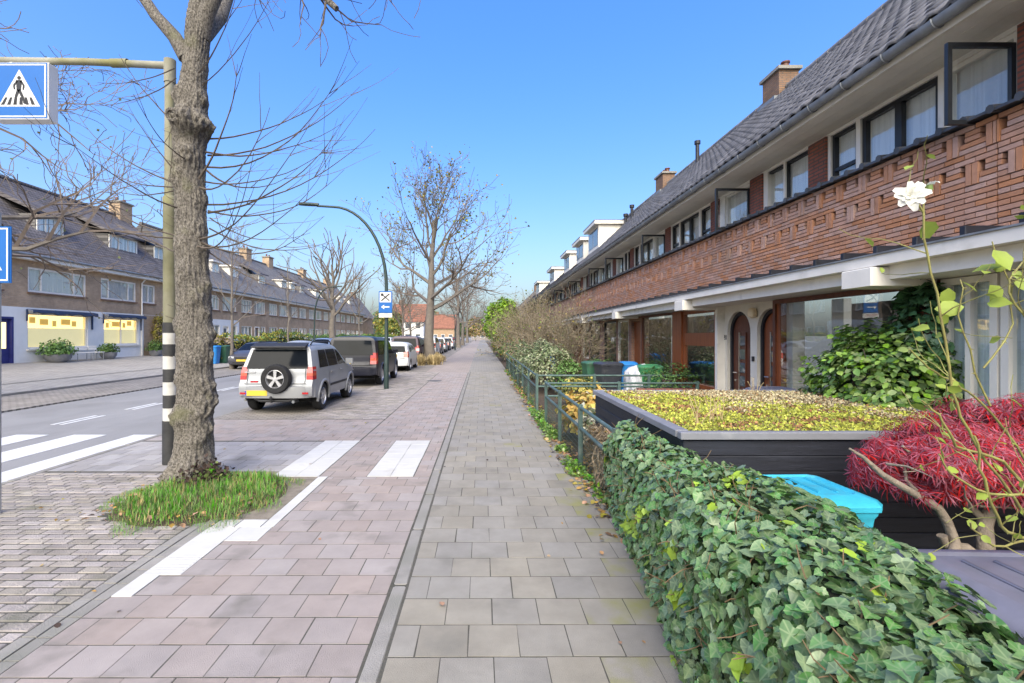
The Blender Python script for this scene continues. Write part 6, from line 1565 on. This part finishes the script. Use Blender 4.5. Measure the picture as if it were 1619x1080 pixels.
st([(2.54,2.03,.7),(2.34,1.93,1.18),(2.12,1.86,1.5),(2.15,1.85,1.8),(2.05,1.85,2.0),(2.12,1.85,2.15)], .006, .003)
st([(2.3,1.98,1.15),(2.1,1.92,1.32),(1.86,1.86,1.40),(1.77,1.85,1.52),(1.70,1.84,1.58)], .007, .003)
st([(2.52,2.02,.8),(2.25,1.96,.99),(2.05,1.88,1.08),(1.92,1.83,1.28),(1.86,1.8,1.45)], .008, .004)
st([(2.52,2.02,.78),(2.25,1.95,.98),(2.02,1.88,1.0),(1.9,1.86,1.1)], .006, .003)
st([(2.02,1.9,1.55),(1.9,1.88,1.85),(1.88,1.87,2.05)], .004, .002); st([(2.0,1.9,1.7),(2.1,1.88,1.95),(2.0,1.87,2.2)], .004, .002)
st([(2.54,2.02,.7),(2.35,1.94,1.05),(2.15,1.87,1.2),(1.96,1.84,1.22),(1.8,1.83,1.3),(1.75,1.83,1.38)], .007, .003)
q.build('stems', m_rstem, rs, smooth=60)
lf = []
for fine in tipsL:
    lf.append(random.choice(fine[len(fine)//2:]))
for px, py, Y in ((1462,350,1.86),(1570,395,1.85),(1600,405,1.86),(1520,445,1.9),(1500,455,1.9),(1585,470,1.85),(1480,500,1.9),(1525,485,1.88),(1610,440,1.85),(1470,520,1.9),(1590,420,1.85),(1560,480,1.9),(1612,330,1.85)): lf += [Vector(PT(px, py, Y))]*1
LP = np.array([tuple(p-ro_) for p in lf]); n = len(LP); nn = rng.normal(0,.5,(n,3)); nn[:,2] += .6; nn[:,1] -= .5; tt = rng.normal(0,1,(n,3)); tt[:,2] -= .3
lme = npmesh('leaf', OVAL[0], OVAL[1], m_rleaf); RMt = frames(nn, tt)
for k in range(n):
    s_ = random.uniform(.06,.10) if k >= n-13 else random.uniform(.03,.055); o = obj('leaf', lme, rs); m4 = np.eye(4); m4[:3,:3] = RMt[k]*s_; m4[:3,3] = LP[k]; o.matrix_local = Matrix(m4.tolist())
# bloom
def bloom(c, R0, n, d0):
    c = Vector(c)-ro_; fl = MB(); d0 = Vector(d0).normalized(); ax = d0.orthogonal().normalized(); ay = d0.cross(ax)
    for k in range(n):
        ringi = k/n; a = k*2.4; op = .25+1.25*ringi; rad = R0*(.35+.65*ringi); dirv = (ax*math.cos(a)+ay*math.sin(a))
        tv_ = dirv.cross(d0); w = rad*.55
        rows = []
        for t, wf in ((0,.25),(.4,.9),(.75,1.0),(1.0,.45)):
            ang = op*t*1.2; p = c + (d0*math.cos(ang*.8)*t*.75 + dirv*math.sin(ang)*t)*rad + rv(.003); rows.append((p-tv_*w*wf*.5, p+d0*-.004, p+tv_*w*wf*.5))
        vs = [p for rw in rows for p in rw]; fl.add(vs, [(3*j+i, 3*j+i+1, 3*j+i+4, 3*j+i+3) for j in range(3) for i in range(2)])
    fl.build('bloom', m_petal, rs, smooth=80)
bloom((1.635,1.82,2.36), .062, 26, (-.5,-.75,.1)); bloom((1.735,1.85,2.41), .035, 8, (0,0,1)); 
bd = MB(); bd.lathe([(.004,0),(.012,.01),(.011,.03),(.006,.035)], 8, c=tuple(Vector((1.735,1.85,2.385))-ro_)); bd.build('bud_base', m_lf[0], rs, smooth=True)

# --- litter and weeds along the fence foot, loose leaves
litter('leaf_litter', 'brown and yellow fallen leaves along the foot of the rail', 2600, (1.02,1.55), (4.2,18), lambda x, y: np.where(x > 1.35, .0, .012), lambda x, y: np.clip((x-1.0)/.30,0,1)**1.5*np.clip((y-4.0)/1.2,0,1), (.035,.085))
litter('leaf_litter', 'few brown leaves scattered over the grey paving', 55, (-2.4,1.2), (2.4,14), .008, lambda x, y: .25+.5*(x > .6), (.02,.055), None, [.6,.15,.25])
litter('leaf_litter', 'scattered dead leaves on the bricks by the crossing', 45, (-5.6,-2.4), (3,10), .01, None, (.03,.06))
def weeds(label, n, xr, yr, size, mats, dens=None, name='weeds'):
    x = rng.uniform(*xr, n); y = rng.uniform(*yr, n)
    cl = np.array([noise.noise((a*3, b*1.2, 4)) for a, b in zip(x, y)]); k = cl > .0; x, y, cl = x[k], y[k], cl[k]; n = len(x)
    z = rng.uniform(0,1,n)*.20*np.clip(cl*2.5,.2,1); nn = rng.normal(0,.6,(n,3)); nn[:,2] += .6; tt = rng.normal(0,1,(n,3))
    return tag(tag(obj(name, scatter_mesh(name, *OVAL, frames(nn, tt), np.stack([x,y,z],1), size*rng.uniform(.6,1.3,n), mats, rng.integers(0,len(mats),n))), label, 'weeds'), kind='stuff')
weeds('green weeds growing along the foot of the rail', 4200, (1.16,1.38), (5.2,13), .05, [m_grass, m_lf[1], m_lf[0]])
weeds('low weeds along the far fence foot', 1800, (1.2,1.5), (13,26), .07, [m_leafg, m_grass, m_litter], name='low_weeds')
# ornamental dry grass tufts at the tall tree
for k, (x, y, r_, hh) in enumerate(((-3.0,30.4,.55,.75),(-3.9,29.6,.5,.8),(-2.95,33.5,.5,.6),(-3.5,36,.6,.7))):
    n = 700; a = rng.uniform(0,6.283,n); el = rng.uniform(.5,1.4,n); tt = np.stack([np.cos(a)*np.cos(el),np.sin(a)*np.cos(el),np.sin(el)],1); nn = np.cross(tt, np.stack([-np.sin(a),np.cos(a),0*a],1))
    pos = np.stack([x+rng.normal(0,r_*.25,n), y+rng.normal(0,r_*.25,n), np.zeros(n)],1)
    tag(tag(obj('grass_tuft', scatter_mesh('grass_tuft', *BLADE, frames(nn,tt), pos, hh*rng.uniform(.5,1,n), [M('straw_grass', (.42,.33,.17), .9, .25, 4, rand=.3)])), ['straw-coloured grass tuft right of the tall tree trunk','straw-coloured grass tuft left of the tall tree trunk','straw-coloured grass tuft just behind the tall tree','straw-coloured grass tuft well behind the tall tree'][k], 'grass'), kind='stuff')

# --- greenery across the road
m_hg = [M('hedge_green', (.10,.18,.04), .6, .3, 2, rand=.35, trans=.15), M('hedge_yellow', (.30,.27,.05), .65, .3, 2, rand=.35, trans=.2), M('hedge_dark', (.05,.10,.03), .6, .3, 2, rand=.3)]
def lhedge(label, x, y0, y1, h, mats, frac, seed, name='garden_hedge', w=.6, n=3600, size=.15):
    t = thing(name, label, 'hedge', (x, (y0+y1)/2, .15)); r2 = np.random.default_rng(seed); L = y1-y0
    n = int(n*L/12)
    u = r2.uniform(-1,1,(n,3)); k = r2.integers(0,3,n); 
    pos = np.stack([w*np.where(k==0, 1, u[:,0]), u[:,1]*L/2, h*np.where(k==1, 1, (u[:,2]+1)/2)],1)
    bump_ = np.array([noise.noise((p[1]*.55, p[0], seed)) for p in pos]); pos[:,2] *= 1+.22*bump_; pos += r2.normal(0,.07,(n,3))
    nn = r2.normal(0,.6,(n,3)); nn[:,0] += .5; nn[:,2] += .6; tt = r2.normal(0,1,(n,3))
    tag(obj('foliage', scatter_mesh('foliage', *DIAMOND, frames(nn,tt), pos, size*r2.uniform(.6,1.3,n), mats, r2.choice(len(mats), n, p=frac)), t), kind='stuff')
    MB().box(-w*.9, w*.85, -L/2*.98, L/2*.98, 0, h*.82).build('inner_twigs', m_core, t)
    return t
lhedge('yellow-green shrubs before the first terraced houses across the road', -16.9, 31.5, 38.5, 1.55, m_hg, [.3,.6,.1], 71)
lhedge('taller olive hedge behind the slender sapling', -17.6, 38.6, 46, 1.85, m_hg, [.5,.35,.15], 72)
lhedge('long clipped green hedge across the road', -16.8, 46.1, 64, 1.6, m_hg, [.6,.05,.35], 73)
lhedge('far clipped hedge continuing across the road', -16.8, 64.1, 96, 1.6, m_hg, [.55,.1,.35], 74, n=2200, size=.22)
t = lhedge('pampas-like pale grasses beside the first house', -17.0, 28.9, 31.4, 1.5, [m_dry, m_hg[1]], [.7,.3], 75, 'pampas_grass', .5, 3000, .22)
bush('bright_hedge_tree', 'yellow-green tree behind the far clipped hedge', (-17.5, 92, 3.2), (2.6,3.5,3.2), 3000, .35, [m_hg[1], m_hg[0]], [.6,.4], 8, 81, cat='tree')
bush('bright_hedge_tree', 'olive-green tree left of the white house', (-20, 101, 4.5), (2.8,3,3.2), 2200, .4, [m_hg[0], m_leafy], [.6,.4], 8, 82, cat='tree')
bush('far_tree', 'brown autumn tree at the end of the street', (-2.0, 165, 4.0), (3.6,4,4.2), 2600, .5, [m_leafy, m_leafg, m_litter], [.3,.4,.3], 8, 83, cat='tree')
bush('far_tree', 'dull green tree at the far left of the street end', (-9.5, 175, 3.4), (4,4,3.6), 2400, .5, [m_leafg, m_hg[2]], [.5,.5], 8, 84, cat='tree')
bush('far_tree', 'olive tree behind the orange-roofed house', (-19, 172, 6), (5,4,5), 2400, .55, [m_leafg, m_leafy], [.6,.4], 8, 85, cat='tree')
bush('far_tree', 'rust-coloured tree right of the street end', (3.2, 130, 3.6), (2.4,3,3.4), 2400, .4, [m_leafg, m_litter], [.5,.5], 8, 86, cat='tree')
# shop front: planters, benches, potted plants, yellow climber
m_pot = M('grey_planter', (.22,.22,.23), .8, .2, 5)
def potted(label, x, y, r_, h, hh, mats, seed, n=500, sz=.11):
    t = thing('potted_plant', label, 'plant', (x, y, .42)); q = MB(); q.lathe([(r_*.6,0),(r_*.95,h*.5),(r_,h),(r_*.9,h),(r_*.85,h-.05),(0,h-.05)], 14); q.build('pot', m_pot, t, smooth=40)
    r2 = np.random.default_rng(seed); d = unit(r2.normal(0,1,(n,3))); d[:,2] = np.abs(d[:,2]); pos = d*np.array([r_*1.25, r_*1.6, hh])*r2.uniform(.4,1,(n,1))+np.array([0,0,h]); nn = d+r2.normal(0,.5,(n,3)); tt = d+r2.normal(0,.5,(n,3))
    tag(obj('foliage', scatter_mesh('foliage', *DIAMOND, frames(nn,tt), pos, sz*r2.uniform(.6,1.3,n), mats), t), kind='stuff'); return t
potted('big dark green bush in a grey planter under the lit shop window', -22.7, 25.6, .62, .42, .85, [m_lf[1]], 91, 1100)
potted('small plant in a round bowl between the two shop windows', -22.8, 29.2, .45, .42, .55, [m_hg[0]], 92)
potted('leafy plant in a white tub right of the shop windows', -22.8, 33.4, .4, .4, .75, [m_hg[0]], 93)
bush('yellow_climber', 'yellow autumn climber on the wall past the shop', (-23.1, 34.3, 1.9), (.25,.6,1.5), 700, .15, [m_hg[1], m_leafy], None, 5, 94, cat='climber')
def bench(label, y0, y1):
    t = thing('bench', label, 'bench', (-22.6, (y0+y1)/2, .43)); L = (y1-y0)/2
    for k in range(3): MB().bev(-.22+k*.15, -.09+k*.15, -L, L, .42, .46, .006).build('slat', m_whitep, t)
    for s in (-1, 1):
        q = MB(); q.tube([(-.2,s*(L-.1),0),(-.2,s*(L-.1),.42),(.2,s*(L-.1),.42),(.2,s*(L-.1),0)], .02, 6); q.build('leg', m_galv, t)
    for k in range(2): MB().bev(-.30, -.27, -L, L, .58+k*.14, .68+k*.14, .006).build('back_slat', m_whitep, t)
bench('white slatted bench under the lit shop window', 26.4, 27.7); bench('second small white bench by the shop wall', 27.8, 28.4)
bin_('blue wheelie bin across the road by the first terraced house', (-16.4, 29.3, .1), R(90), b_bl2, b_bl2, 1.1)
bin_('dark green wheelie bin across the road beside the blue one', (-16.3, 30.2, .1), R(90), b_gr3, b_gr3, 1.1)
